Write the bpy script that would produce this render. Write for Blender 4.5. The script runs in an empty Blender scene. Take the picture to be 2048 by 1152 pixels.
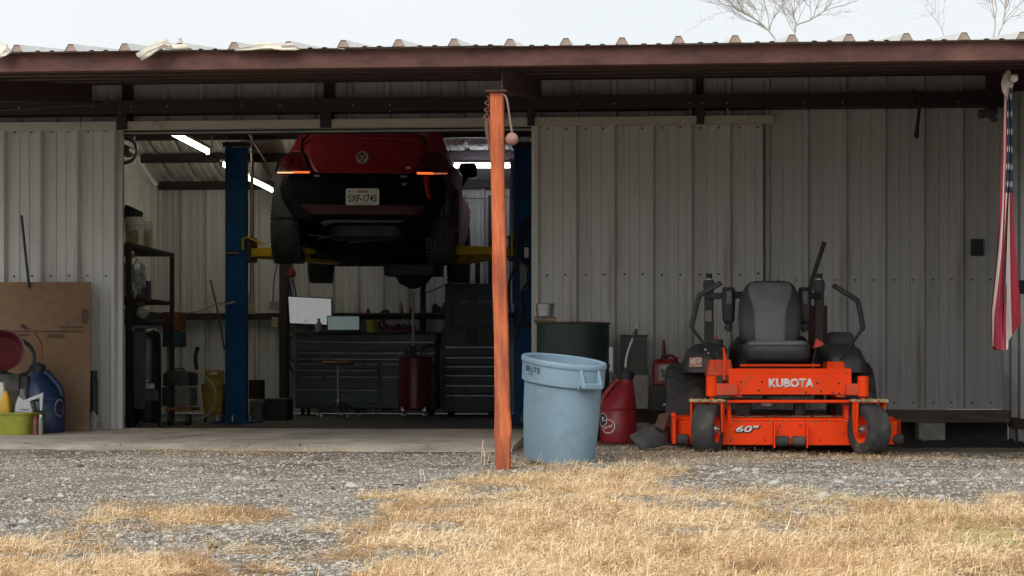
import bpy, bmesh, math, random
import numpy as np
from mathutils import Vector, Matrix, noise as mnoise
R = math.radians
random.seed(7); rng = np.random.default_rng(7)
SC = bpy.context.scene
COL = SC.collection
# ------------------------------------------------------------------ camera, sky, sun, exposure
F, CX, YH, CAMH = 3480.0, 1024.0, 735.0, 0.555
YAW = math.atan(237.0 / F)
cam_data = bpy.data.cameras.new('camera'); cam = bpy.data.objects.new('camera', cam_data); COL.objects.link(cam)
cam.location = (0, 0, CAMH); cam.rotation_euler = (R(90), 0, YAW)
cam_data.sensor_width = 36; cam_data.lens = 36 * F / 2048
cam_data.shift_y = (YH - 576) / 2048
cam_data.clip_start = 0.1; cam_data.clip_end = 3000
SC.camera = cam
W = bpy.data.worlds.new('World'); SC.world = W; W.use_nodes = True
nt = W.node_tree; nt.nodes.clear()
sky = nt.nodes.new('ShaderNodeTexSky'); sky.sky_type = 'NISHITA'; sky.sun_disc = False
SUN_EL, SUN_AZ = R(43), R(200)
sky.sun_elevation = SUN_EL; sky.sun_rotation = SUN_AZ; sky.dust_density = 6; sky.air_density = 1.4
mx = nt.nodes.new('ShaderNodeMixRGB'); mx.inputs[0].default_value = 0.86
cl = nt.nodes.new('ShaderNodeTexNoise'); cl.inputs['Scale'].default_value = 2.2; cl.inputs['Detail'].default_value = 4
cr = nt.nodes.new('ShaderNodeValToRGB')
cr.color_ramp.elements[0].position = 0.3; cr.color_ramp.elements[0].color = (6.15, 6.45, 6.62, 1)
cr.color_ramp.elements[1].position = 0.7; cr.color_ramp.elements[1].color = (6.9, 7.1, 7.15, 1)
bg = nt.nodes.new('ShaderNodeBackground'); bg.inputs['Strength'].default_value = 0.1
ow = nt.nodes.new('ShaderNodeOutputWorld')
nt.links.new(cl.outputs['Fac'], cr.inputs[0]); nt.links.new(sky.outputs[0], mx.inputs[1]); nt.links.new(cr.outputs[0], mx.inputs[2])
nt.links.new(mx.outputs[0], bg.inputs[0]); nt.links.new(bg.outputs[0], ow.inputs[0])
sd = bpy.data.lights.new('sun', 'SUN'); sd.energy = 1.5; sd.angle = R(45); sd.color = (1, 0.95, 0.88)
sun = bpy.data.objects.new('sun', sd); COL.objects.link(sun)
sv = Vector((math.sin(SUN_AZ) * math.cos(SUN_EL), math.cos(SUN_AZ) * math.cos(SUN_EL), math.sin(SUN_EL)))
sun.rotation_euler = sv.to_track_quat('Z', 'Y').to_euler(); sun.location = sv * 30
SC.view_settings.view_transform = 'Standard'; SC.view_settings.look = 'None'
SC.view_settings.exposure = 0.6; SC.view_settings.gamma = 1; SC.view_settings.use_curve_mapping = False
SC.render.engine = 'CYCLES'; SC.cycles.use_denoising = True; SC.cycles.max_bounces = 5; SC.cycles.use_adaptive_sampling = True; SC.cycles.adaptive_threshold = .03
SC.cycles.sample_clamp_indirect = 6

# ------------------------------------------------------------------ photograph helpers
_ca, _sa = math.cos(YAW), math.sin(YAW)
def P(px, py, Y):
    """world point on the plane y = Y that projects to photograph pixel (px, py)"""
    t = (px - CX) / F; w = (YH - py) / F
    dx, dy = _ca * t - _sa, _sa * t + _ca
    k = Y / dy
    return Vector((dx * k, Y, CAMH + w * k))
def G(px, py, z=0.0):
    t = (px - CX) / F; w = (YH - py) / F
    k = (z - CAMH) / w
    return Vector(((_ca * t - _sa) * k, (_sa * t + _ca) * k, z))
def proj(x, y, z):
    d = -_sa * x + _ca * y; r = _ca * x + _sa * y
    return CX + F * r / d, YH - F * (z - CAMH) / d
def mpp(px, Y):
    t = (px - CX) / F
    return Y / (_sa * t + _ca) / F

# ------------------------------------------------------------------ materials
def nodes_of(m):
    m.use_nodes = True
    t = m.node_tree; b = t.nodes['Principled BSDF']
    return t, b
def mul(c, k): return tuple(min(1, max(0, x * k)) for x in c[:3]) + (1,)
MATS = {}
def M(name, col, rough=.6, metal=0., var=.18, scale=9., bump=0., bscale=60., col2=None, stretch=(1, 1, 1), dirt=None, damt=.5, dscale=3., emit=None, estr=0., spec=None, trans=0.):
    if name in MATS: return MATS[name]
    m = bpy.data.materials.new(name); t, b = nodes_of(m); N = t.nodes.new; L = t.links.new
    tc = N('ShaderNodeTexCoord'); mp = N('ShaderNodeMapping'); mp.inputs['Scale'].default_value = stretch
    L(tc.outputs['Object'], mp.inputs[0])
    nz = N('ShaderNodeTexNoise'); nz.inputs['Scale'].default_value = scale; nz.inputs['Detail'].default_value = 7; nz.inputs['Roughness'].default_value = .62
    L(mp.outputs[0], nz.inputs['Vector'])
    rp = N('ShaderNodeValToRGB')
    rp.color_ramp.elements[0].position = .32; rp.color_ramp.elements[0].color = mul(col, 1 - var)
    rp.color_ramp.elements[1].position = .68; rp.color_ramp.elements[1].color = mul(col2, 1) if col2 else mul(col, 1 + var)
    L(nz.outputs['Fac'], rp.inputs[0]); out = rp.outputs[0]
    rg = N('ShaderNodeMapRange'); rg.inputs[3].default_value = max(.03, rough - .12); rg.inputs[4].default_value = min(1, rough + .12)
    L(nz.outputs['Fac'], rg.inputs[0]); L(rg.outputs[0], b.inputs['Roughness'])
    if dirt:
        n2 = N('ShaderNodeTexNoise'); n2.inputs['Scale'].default_value = dscale; n2.inputs['Detail'].default_value = 9; n2.inputs['Roughness'].default_value = .7
        L(mp.outputs[0], n2.inputs['Vector'])
        r2 = N('ShaderNodeValToRGB'); r2.color_ramp.elements[0].position = .66 - .32 * damt; r2.color_ramp.elements[1].position = .82 - .22 * damt
        L(n2.outputs['Fac'], r2.inputs[0])
        mm = N('ShaderNodeMixRGB'); L(r2.outputs[0], mm.inputs[0]); L(out, mm.inputs[1]); mm.inputs[2].default_value = mul(dirt, 1); out = mm.outputs[0]
    L(out, b.inputs['Base Color'])
    b.inputs['Metallic'].default_value = metal
    if spec is not None: b.inputs['Specular IOR Level'].default_value = spec
    if trans: b.inputs['Transmission Weight'].default_value = trans
    if bump:
        n3 = N('ShaderNodeTexNoise'); n3.inputs['Scale'].default_value = bscale; n3.inputs['Detail'].default_value = 5
        L(mp.outputs[0], n3.inputs['Vector'])
        bp = N('ShaderNodeBump'); bp.inputs['Strength'].default_value = bump; bp.inputs['Distance'].default_value = .01
        L(n3.outputs['Fac'], bp.inputs['Height']); L(bp.outputs[0], b.inputs['Normal'])
    if emit:
        b.inputs['Emission Color'].default_value = mul(emit, 1); b.inputs['Emission Strength'].default_value = estr
    MATS[name] = m
    return m

# ------------------------------------------------------------------ mesh helpers
def tagobj(o, label=None, cat=None, group=None, kind=None):
    if label: o['label'] = label
    if cat: o['category'] = cat
    if group: o['group'] = group
    if kind: o['kind'] = kind
    return o
def thing(name, loc, label, cat, group=None, rz=0.):
    o = bpy.data.objects.new(name, None); COL.objects.link(o)
    o.empty_display_size = .1; o.location = loc; o.rotation_euler = (0, 0, rz)
    return tagobj(o, label, cat, group)
def RZ(a): return Matrix.Rotation(a, 4, 'Z')
def T(v): return Matrix.Translation(Vector(v))
def dirm(p0, p1):
    d = (Vector(p1) - Vector(p0)); q = d.to_track_quat('Z', 'Y')
    return T(p0) @ q.to_matrix().to_4x4(), d.length
class B:
    def __init__(s): s.v = []; s.f = []
    def add(s, vs, fs, m=None):
        o = len(s.v)
        s.v += [tuple(m @ Vector(v)) if m else tuple(v) for v in vs]
        s.f += [tuple(i + o for i in f) for f in fs]
        return s
    def box(s, c, d, m=None, rz=0, tz=None):
        x, y, z = (k / 2 for k in d); t = tz if tz is not None else 1
        vs = [(-x, -y, -z), (x, -y, -z), (x, y, -z), (-x, y, -z), (-x * t, -y * t, z), (x * t, -y * t, z), (x * t, y * t, z), (-x * t, y * t, z)]
        mm = T(c) @ RZ(rz); mm = m @ mm if m else mm
        return s.add(vs, [(0, 3, 2, 1), (4, 5, 6, 7), (0, 1, 5, 4), (1, 2, 6, 5), (2, 3, 7, 6), (3, 0, 4, 7)], mm)
    def bb(s, a, b):
        a, b = Vector(a), Vector(b)
        return s.box((a + b) / 2, [abs(k) for k in (b - a)])
    def beam(s, p0, p1, w, h):
        m, l = dirm(p0, p1)
        return s.box((0, 0, l / 2), (w, h, l), m)
    def cyl(s, p0, p1, r0, r1=None, n=16, caps=True):
        r1 = r0 if r1 is None else r1
        m, l = dirm(p0, p1)
        return s.lathe([(r0, 0), (r1, l)], n, m, caps)
    def lathe(s, prof, n=24, m=None, caps=True):
        vs = []; fs = []
        for r, z in prof:
            for i in range(n):
                a = 2 * math.pi * i / n; vs.append((r * math.cos(a), r * math.sin(a), z))
        for j in range(len(prof) - 1):
            for i in range(n):
                k = (i + 1) % n; fs.append((j * n + i, j * n + k, (j + 1) * n + k, (j + 1) * n + i))
        if caps:
            if prof[0][0] > 1e-5: fs.append(tuple(reversed(range(n))))
            if prof[-1][0] > 1e-5: fs.append(tuple(range((len(prof) - 1) * n, len(prof) * n)))
        return s.add(vs, fs, m)
    def tube(s, pts, r, n=8, caps=True):
        pts = [Vector(p) for p in pts]; k = len(pts)
        rs = r if isinstance(r, (list, tuple)) else [r] * k
        vs = []; fs = []; up = None
        for i, p in enumerate(pts):
            d = (pts[min(i + 1, k - 1)] - pts[max(i - 1, 0)]).normalized()
            if up is None:
                up = Vector((0, 0, 1)) if abs(d.z) < .9 else Vector((1, 0, 0))
            a = d.cross(up).normalized(); up = a.cross(d).normalized()
            for j in range(n):
                t = 2 * math.pi * j / n; vs.append(p + (a * math.cos(t) + up * math.sin(t)) * rs[i])
        for i in range(k - 1):
            for j in range(n):
                q = (j + 1) % n; fs.append((i * n + j, i * n + q, (i + 1) * n + q, (i + 1) * n + j))
        if caps: fs.append(tuple(reversed(range(n)))); fs.append(tuple(range((k - 1) * n, k * n)))
        return s.add(vs, fs)
    def prism(s, poly, y0, y1, m=None):
        """polygon of (x, z) extruded along y"""
        n = len(poly)
        vs = [(x, y0, z) for x, z in poly] + [(x, y1, z) for x, z in poly]
        fs = [tuple(range(n)), tuple(reversed(range(n, 2 * n)))] + [(i, i + n, (i + 1) % n + n, (i + 1) % n) for i in range(n)]
        return s.add(vs, fs, m)
    def loft(s, secs, closed=True, caps=True, m=None):
        n = len(secs[0]); vs = [v for q in secs for v in q]; fs = []
        for j in range(len(secs) - 1):
            for i in range(n if closed else n - 1):
                k = (i + 1) % n; fs.append((j * n + i, j * n + k, (j + 1) * n + k, (j + 1) * n + i))
        if caps and closed:
            fs.append(tuple(reversed(range(n)))); fs.append(tuple(range((len(secs) - 1) * n, len(secs) * n)))
        return s.add(vs, fs, m)
    def torus(s, c, R0, r, n=24, k=8, m=None):
        vs = []; fs = []
        for i in range(n):
            a = 2 * math.pi * i / n
            for j in range(k):
                b = 2 * math.pi * j / k; q = R0 + r * math.cos(b)
                vs.append((q * math.cos(a), q * math.sin(a), r * math.sin(b)))
        for i in range(n):
            for j in range(k):
                fs.append((i * k + j, (i + 1) % n * k + j, (i + 1) % n * k + (j + 1) % k, i * k + (j + 1) % k))
        mm = T(c); mm = mm @ m if m else mm
        return s.add(vs, fs, mm)
    def build(s, name, mat, parent=None, world=True, smooth=38, bevel=0., seg=2, label=None, cat=None, group=None, kind=None, solid=0., recalc=True, subsurf=0):
        vs = s.v
        if parent is not None:
            off = Vector(parent.location) if world else Vector((0, 0, 0))
            if world and parent.parent is not None: off = off + Vector(parent.parent.location)
            loc = None
        else:
            a = np.array(vs); lo = a.min(0); hi = a.max(0)
            off = Vector(((lo[0] + hi[0]) / 2, (lo[1] + hi[1]) / 2, lo[2])); loc = off
        me = bpy.data.meshes.new(name)
        me.from_pydata([(x - off.x, y - off.y, z - off.z) for x, y, z in vs], [], s.f)
        if recalc:
            bm = bmesh.new(); bm.from_mesh(me); bmesh.ops.recalc_face_normals(bm, faces=bm.faces); bm.to_mesh(me); bm.free()
        me.materials.append(mat)
        if smooth:
            me.polygons.foreach_set('use_smooth', [True] * len(me.polygons)); me.set_sharp_from_angle(angle=R(smooth))
        o = bpy.data.objects.new(name, me); COL.objects.link(o)
        if parent is not None: o.parent = parent
        else: o.location = loc
        if solid:
            q = o.modifiers.new('solid', 'SOLIDIFY'); q.thickness = solid; q.offset = 0
        if bevel:
            q = o.modifiers.new('bevel', 'BEVEL'); q.width = bevel; q.segments = seg; q.limit_method = 'ANGLE'; q.angle_limit = R(35); q.harden_normals = False
        if subsurf:
            q = o.modifiers.new('sub', 'SUBSURF'); q.levels = subsurf; q.render_levels = subsurf
        return tagobj(o, label, cat, group, kind)
def copyobj(o, parent=None, loc=None, rot=None):
    c = o.copy(); COL.objects.link(c)
    if parent is not None: c.parent = parent
    if loc is not None: c.location = loc
    if rot is not None: c.rotation_euler = rot
    return c
def text(body, height, mat, name, parent, mtx, bold=0., depth=.0015, width=None, shear=0., spacing=1.):
    cu = bpy.data.curves.new('t', 'FONT'); cu.body = body; cu.size = 1; cu.offset = bold; cu.extrude = .0; cu.align_x = 'CENTER'; cu.align_y = 'CENTER'
    cu.shear = shear; cu.space_character = spacing; cu.resolution_u = 3
    ob = bpy.data.objects.new('t', cu); COL.objects.link(ob)
    dg = bpy.context.evaluated_depsgraph_get(); dg.update()
    me = bpy.data.meshes.new_from_object(ob.evaluated_get(dg)); bpy.data.objects.remove(ob); bpy.data.curves.remove(cu)
    a = np.array([v.co[:] for v in me.vertices]); lo = a.min(0); hi = a.max(0)
    k = height / (hi[1] - lo[1]); kx = k if width is None else width / (hi[0] - lo[0])
    for v in me.vertices:
        v.co = ((v.co.x - (lo[0] + hi[0]) / 2) * kx, (v.co.y - (lo[1] + hi[1]) / 2) * k, 0)
    me.name = name; me.materials.clear(); me.materials.append(mat)
    o = bpy.data.objects.new(name, me); COL.objects.link(o); o.parent = parent
    q = o.modifiers.new('solid', 'SOLIDIFY'); q.thickness = depth; q.offset = 1
    o.matrix_local = mtx
    return o
FRONT = Matrix.Rotation(R(90), 4, 'X')      # text plane standing up, facing -y
def smoothpts(pts, n=6):
    """Catmull-Rom through points"""
    pts = [Vector(p) for p in pts]; q = [pts[0]] + pts + [pts[-1]]; out = []
    for i in range(1, len(q) - 2):
        a, b, c, d = q[i - 1:i + 3]
        for k in range(n):
            t = k / n
            out.append(.5 * ((2 * b) + (c - a) * t + (2 * a - 5 * b + 4 * c - d) * t * t + (3 * b - a - 3 * c + d) * t ** 3))
    return out + [pts[-1]]

def sell(cx, cy, cz, hx, hy, n=24, e=4.):
    out = []
    for i in range(n):
        a = 2 * math.pi * i / n; c, s_ = math.cos(a), math.sin(a)
        out.append((cx + hx * math.copysign(abs(c) ** (2 / e), c), cy + hy * math.copysign(abs(s_) ** (2 / e), s_), cz))
    return out
def rloft(b, rows, n=24, e=4., m=None):
    """rows of (cx, cy, cz, hx, hy): a soft-cornered body"""
    return b.loft([sell(*r, n=n, e=e) for r in rows], m=m)
# ------------------------------------------------------------------ ground: gravel yard, dry grass
def inpoly(x, y, poly):
    r = np.zeros(x.shape, bool); n = len(poly)
    for i in range(n):
        x0, y0 = poly[i]; x1, y1 = poly[(i + 1) % n]
        c = (y0 > y) != (y1 > y)
        with np.errstate(divide='ignore', invalid='ignore'):
            r ^= c & (x < (x1 - x0) * (y - y0) / (y1 - y0 + 1e-12) + x0)
    return r
def vnoise(x, y, s, seed=0):
    """value noise, vectorised"""
    x = x * s + seed * 17.3; y = y * s - seed * 9.1
    xi = np.floor(x).astype(np.int64); yi = np.floor(y).astype(np.int64); fx = x - xi; fy = y - yi
    fx = fx * fx * (3 - 2 * fx); fy = fy * fy * (3 - 2 * fy)
    def h(a, b):
        n = (a * 374761393 + b * 668265263 + seed * 982451653) & 0x7fffffff
        n = ((n ^ (n >> 13)) * 1274126177) & 0x7fffffff
        return (n ^ (n >> 16)) % 100000 / 100000.
    return (h(xi, yi) * (1 - fx) + h(xi + 1, yi) * fx) * (1 - fy) + (h(xi, yi + 1) * (1 - fx) + h(xi + 1, yi + 1) * fx) * fy
def gw(pts): return [tuple(G(x, y)[:2]) for x, y in pts]
STRAW = [gw(p) for p in (
    [(640, 1300), (690, 1152), (680, 1085), (725, 1032), (800, 992), (900, 972), (985, 962), (1040, 948), (1130, 944), (1200, 955), (1260, 972), (1330, 978), (1420, 988), (1520, 1008), (1610, 1044), (1670, 1066), (1700, 1040), (1735, 992), (1830, 1004), (1950, 1000), (2150, 1000), (2500, 1010), (2700, 1300)],
    [(1170, 930), (1270, 933), (1340, 942), (1395, 972), (1300, 982), (1200, 968)],
    [(-200, 1105), (0, 1112), (150, 1080), (270, 1092), (385, 1112), (395, 1152), (400, 1300), (-400, 1300)],
    [(240, 1048), (290, 1022), (390, 1015), (440, 1026), (400, 1044), (300, 1060)],
    [(195, 1000), (240, 996), (255, 1008), (210, 1012)])]
THIN = [gw(p) for p in (
    [(1190, 893), (1400, 898), (1800, 898), (2100, 905), (2100, 935), (1900, 922), (1500, 925), (1190, 930)],
    [(900, 942), (1060, 925), (1240, 922), (1250, 940), (1100, 958), (900, 968)],
    [(260, 896), (700, 893), (760, 905), (500, 912), (260, 908)],
    [(200, 1000), (420, 1010), (460, 1040), (360, 1085), (200, 1085)],
    [(1240, 975), (1700, 985), (1720, 1060), (1600, 1050)])]
def straw_d(x, y):
    jx = x + (vnoise(x, y, 3.1, 1) - .5) * .5 + (vnoise(x, y, 11, 2) - .5) * .22
    jy = y + (vnoise(x, y, 3.1, 3) - .5) * .6 + (vnoise(x, y, 11, 4) - .5) * .3
    d = np.zeros(x.shape)
    for p in THIN: d = np.where(inpoly(jx, jy, p), np.maximum(d, .28), d)
    for p in STRAW: d = np.where(inpoly(jx, jy, p), 1., d)
    hole = np.clip((vnoise(x, y, 2.3, 5) * .6 + vnoise(x, y, 6.1, 6) * .4 - .32) * 4.0, .07, 1)
    return d * hole
def ground_z(x, y):
    z = (vnoise(x, y, 1.1, 7) - .5) * .03 + (vnoise(x, y, 4.3, 8) - .5) * .014 + (vnoise(x, y, 15, 9) - .5) * .008
    z = z + np.clip(1 - np.abs(y - 7.9) / 1.0, 0, 1) * .012 * (x > -1)
    near = np.clip((y - 10.6) / .8, 0, 1)
    z = z * (1 - .75 * near) - .045 * near * np.clip((x - .6) / 1.4, 0, 1)
    inside = np.clip((y - 12.2) / .4, 0, 1) * (x < -.3)
    return np.where(y > 13.6, -.09, z * (1 - inside) - .09 * inside)
def graded(lo, hi, st, far):
    a = list(np.arange(lo, hi + 1e-6, st)); s = st; x = hi
    while x < far: s *= 1.5; x += s; a.append(x)
    s = st; x = lo
    while x > -far: s *= 1.5; x -= s; a.insert(0, x)
    return np.array(a)
gx = graded(-4.4, 4.4, .045, 600); gy = graded(4.0, 14.2, .045, 900)
XX, YY = np.meshgrid(gx, gy)
ZZ = ground_z(XX, YY)
ZZ = np.where((np.abs(XX) > 8) | (YY < 2) | (YY > 22), np.minimum(ZZ, 0) * .2 - .03, ZZ)
DD = straw_d(XX, YY)
nx, ny = len(gx), len(gy)
vid = np.arange(nx * ny).reshape(ny, nx)
fc = np.stack([vid[:-1, :-1], vid[:-1, 1:], vid[1:, 1:], vid[1:, :-1]], -1).reshape(-1, 4)
def fastmesh(name, verts, faces, attrs=None, smooth=True):
    me = bpy.data.meshes.new(name); n, k = faces.shape
    me.vertices.add(len(verts)); me.vertices.foreach_set('co', np.ascontiguousarray(verts, np.float32).ravel())
    me.loops.add(n * k); me.loops.foreach_set('vertex_index', np.ascontiguousarray(faces, np.int32).ravel())
    me.polygons.add(n); me.polygons.foreach_set('loop_start', np.arange(0, n * k, k, dtype=np.int32))
    me.polygons.foreach_set('use_smooth', np.full(n, smooth))
    for an, av in (attrs or {}).items():
        a = me.attributes.new(an, 'FLOAT', 'POINT'); a.data.foreach_set('value', np.ascontiguousarray(av, np.float32).ravel())
    me.update(calc_edges=True); me.validate()
    return me
me = fastmesh('ground', np.stack([XX, YY, ZZ], -1).reshape(-1, 3), fc, {'straw': DD})
def ground_mat():
    m = bpy.data.materials.new('ground'); t, b = nodes_of(m); N = t.nodes.new; L = t.links.new
    tc = N('ShaderNodeTexCoord'); at = N('ShaderNodeAttribute'); at.attribute_name = 'straw'
    n1 = N('ShaderNodeTexNoise'); n1.inputs['Scale'].default_value = 75; n1.inputs['Detail'].default_value = 6; n1.inputs['Roughness'].default_value = .75
    n2 = N('ShaderNodeTexNoise'); n2.inputs['Scale'].default_value = 1.3; n2.inputs['Detail'].default_value = 6
    v1 = N('ShaderNodeTexVoronoi'); v1.inputs['Scale'].default_value = 90
    for n in (n1, n2, v1): L(tc.outputs['Object'], n.inputs['Vector'])
    r1 = N('ShaderNodeValToRGB'); e = r1.color_ramp.elements
    e[0].position = .3; e[0].color = (.15, .137, .12, 1); e[1].position = .72; e[1].color = (.53, .49, .435, 1)
    q = e.new(.5); q.color = (.335, .307, .27, 1)
    L(n1.outputs['Fac'], r1.inputs[0])
    r2 = N('ShaderNodeValToRGB'); e = r2.color_ramp.elements
    e[0].position = .34; e[0].color = (.60, .53, .45, 1); e[1].position = .62; e[1].color = (1.0, .98, .95, 1)
    L(n2.outputs['Fac'], r2.inputs[0])
    mm = N('ShaderNodeMixRGB'); mm.blend_type = 'MULTIPLY'; mm.inputs[0].default_value = 1
    L(r1.outputs[0], mm.inputs[1]); L(r2.outputs[0], mm.inputs[2])
    rs = N('ShaderNodeValToRGB'); e = rs.color_ramp.elements
    e[0].position = .3; e[0].color = (.30, .19, .10, 1); e[1].position = .7; e[1].color = (.72, .51, .28, 1)
    L(n1.outputs['Fac'], rs.inputs[0])
    mp = N('ShaderNodeMapRange'); mp.inputs[1].default_value = .05; mp.inputs[2].default_value = .7; mp.inputs[4].default_value = .85
    L(at.outputs['Fac'], mp.inputs[0])
    mx = N('ShaderNodeMixRGB'); L(mp.outputs[0], mx.inputs[0]); L(mm.outputs[0], mx.inputs[1]); L(rs.outputs[0], mx.inputs[2])
    L(mx.outputs[0], b.inputs['Base Color']); b.inputs['Roughness'].default_value = .95; b.inputs['Specular IOR Level'].default_value = .15
    ad = N('ShaderNodeMath'); ad.operation = 'SUBTRACT'; L(n1.outputs['Fac'], ad.inputs[0]); L(v1.outputs['Distance'], ad.inputs[1])
    bp = N('ShaderNodeBump'); bp.inputs['Strength'].default_value = .8; bp.inputs['Distance'].default_value = .02
    L(ad.outputs[0], bp.inputs['Height']); L(bp.outputs[0], b.inputs['Normal'])
    return m
me.materials.append(ground_mat())
ground = bpy.data.objects.new('ground', me); COL.objects.link(ground); ground['kind'] = 'structure'

def rnd_mat(name, stops, rough=.9, extra=None):
    m = bpy.data.materials.new(name); t, b = nodes_of(m); N = t.nodes.new; L = t.links.new
    at = N('ShaderNodeAttribute'); at.attribute_name = 'rnd'
    r = N('ShaderNodeValToRGB'); e = r.color_ramp.elements
    while len(e) > 1: e.remove(e[-1])
    e[0].position = stops[0][0]; e[0].color = stops[0][1] + (1,)
    for p, c in stops[1:]: q = e.new(p); q.color = c + (1,)
    L(at.outputs['Fac'], r.inputs[0]); L(r.outputs[0], b.inputs['Base Color'])
    b.inputs['Roughness'].default_value = rough; b.inputs['Specular IOR Level'].default_value = .2
    if extra:
        tl_ = N('ShaderNodeBsdfTranslucent'); L(r.outputs[0], tl_.inputs[0]); ms = N('ShaderNodeMixShader'); ms.inputs[0].default_value = extra
        L(b.outputs[0], ms.inputs[1]); L(tl_.outputs[0], ms.inputs[2]); L(ms.outputs[0], t.nodes['Material Output'].inputs[0])
    return m
def rock_templates(n, sub=1):
    out = []
    for k in range(n):
        bm = bmesh.new(); bmesh.ops.create_icosphere(bm, subdivisions=sub, radius=1)
        for v in bm.verts:
            d = 1 + .55 * (mnoise.noise(v.co * 1.3 + Vector((k * 7.1, 3, 1)))) + random.uniform(-.12, .12)
            v.co *= d
        bm.verts.ensure_lookup_table()
        out.append((np.array([v.co[:] for v in bm.verts]), np.array([[q.index for q in f.verts] for f in bm.faces]))); bm.free()
    return out
def view_points(n, y0, y1, power=1.):
    """random ground points in the wedge of yard that the porch looks on to"""
    y = y0 + (y1 - y0) * rng.random(n) ** power
    x = -.068 * y + (rng.random(n) * 2 - 1) * (.30 * y + .35)
    return x, y
# gravel
RT = rock_templates(8)
x, y = view_points(105000, 4.3, 12.4, 1.15)
slab = (x < -.4) & (y > 11.2)
keep = (rng.random(len(x)) > straw_d(x, y) * 1.15) & (~slab | (rng.random(len(x)) < .8 * np.exp(-(y - 11.2) * 5)))
x, y = x[keep], y[keep]
n = len(x); sz = .0024 + .0042 * rng.random(n) ** 2.4 + .010 * rng.random(n) * (rng.random(n) > .955)
ang = rng.random(n) * 6.283; gz = np.where((x < -.4) & (y > 11.45), .034, ground_z(x, y)); tid = rng.integers(0, 8, n)
vs = []; fs = []; rn = []; off = 0
for k in range(8):
    i = np.where(tid == k)[0]; tv, tf = RT[k]
    c, s = np.cos(ang[i])[:, None], np.sin(ang[i])[:, None]
    q = sz[i][:, None]; st = (1 + .5 * rng.random(len(i)))[:, None]
    X = (tv[:, 0] * c * st - tv[:, 1] * s) * q + x[i][:, None]; Y = (tv[:, 0] * s * st + tv[:, 1] * c) * q + y[i][:, None]
    Z = tv[:, 2] * q * .62 + gz[i][:, None] + q * .2
    vs.append(np.stack([X, Y, Z], -1).reshape(-1, 3)); fs.append((tf[None] + (np.arange(len(i)) * len(tv))[:, None, None] + off).reshape(-1, 3))
    rn.append(np.repeat(rng.random(len(i)), len(tv))); off += len(i) * len(tv)
me = fastmesh('gravel', np.concatenate(vs), np.concatenate(fs), {'rnd': np.concatenate(rn)}, smooth=False)
me.materials.append(rnd_mat('gravel_stone', [(0, (.09, .08, .07)), (.05, (.13, .118, .105)), (.08, (.26, .238, .21)), (.35, (.34, .313, .278)), (.75, (.43, .40, .357)), (.95, (.54, .51, .46)), (1, (.47, .37, .27))]))
o = bpy.data.objects.new('gravel', me); COL.objects.link(o)
tagobj(o, 'grey crushed gravel and crumbled asphalt covering the yard', 'gravel', kind='stuff')
# dry grass
def blades(n, pts, lmin, lmax, up, wid, green=0.):
    x, y = pts; n = len(x)
    L = lmin + (lmax - lmin) * rng.random(n) ** 1.6
    az = rng.random(n) * 6.283; el = np.clip(rng.normal(up, .42, n), .02, 1.45)
    bend = rng.normal(0, .55, n); w = wid * (.6 + .8 * rng.random(n))
    z0 = ground_z(x, y) + .004 + rng.random(n) * .016
    pz = []; V = np.zeros((n, 8, 3)); px_, py_, pz_ = x.copy(), y.copy(), z0.copy(); a = az.copy(); e = el.copy()
    for k in range(4):
        t = 1 - .75 * (k / 3) ** 2
        sx, sy = -np.sin(a) * w * t * .5, np.cos(a) * w * t * .5
        V[:, 2 * k] = np.stack([px_ + sx, py_ + sy, pz_ + w * .15], -1); V[:, 2 * k + 1] = np.stack([px_ - sx, py_ - sy, pz_ - w * .15], -1)
        st = L / 3; px_ = px_ + np.cos(a) * np.cos(e) * st; py_ = py_ + np.sin(a) * np.cos(e) * st
        pz_ = np.maximum(pz_ + np.sin(e) * st, z0 - .002); a = a + bend * .7; e = e - .45 * rng.random(n)
    fq = np.array([[0, 1, 3, 2], [2, 3, 5, 4], [4, 5, 7, 6]])
    Fq = (fq[None] + (np.arange(n) * 8)[:, None, None]).reshape(-1, 4)
    c = np.clip(.05 + .85 * rng.random(n) * (.35 + .75 * vnoise(x, y, 1.7, 11)) - .25 * (vnoise(x, y, 5., 21) < .3), 0, .93)
    if green: c = np.where((vnoise(x, y, 2.9, 12) > .70) & (vnoise(x, y, 9, 13) > .35) & (x > .5) & (y < 8.2) & (rng.random(n) < green), .97, c)
    return V.reshape(-1, 3), Fq, np.repeat(c, 8)
def straw_obj(name, sets, mat, label):
    vs, fs, rn, off = [], [], [], 0
    for v, f, r in sets: vs.append(v); fs.append(f + off); rn.append(r); off += len(v)
    me = fastmesh(name, np.concatenate(vs), np.concatenate(fs), {'rnd': np.concatenate(rn)})
    me.materials.append(mat); o = bpy.data.objects.new(name, me); COL.objects.link(o)
    return tagobj(o, label, 'grass', kind='stuff')
smat = rnd_mat('dry_straw', [(0, (.40, .26, .14)), (.2, (.70, .49, .27)), (.42, (.93, .73, .46)), (.85, (.98, .88, .67)), (.94, (.98, .88, .67)), (.96, (.48, .46, .20)), (1, (.55, .52, .26))], .75, .3)
x, y = view_points(420000, 4.3, 12.6, 1.15)
d = straw_d(x, y); k = (rng.random(len(x)) < d) & ~((y > 11.6) & (x < -.4)); x, y = x[k], y[k]
u = rng.random(len(x)); lo = u < .80; hi = ~lo
nearp = y < 10; lg = (rng.random(len(x)) < .014) & nearp
straw_obj('dry_grass', [blades(0, (x[lo], y[lo]), .014, .045, .26, .0024, .5), blades(0, (x[hi & nearp], y[hi & nearp]), .02, .055, .8, .0024, .6), blades(0, (x[lg], y[lg]), .06, .13, .35, .0022, .2)], smat,
          'short straw-coloured dry grass in patches over the gravel')
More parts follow.
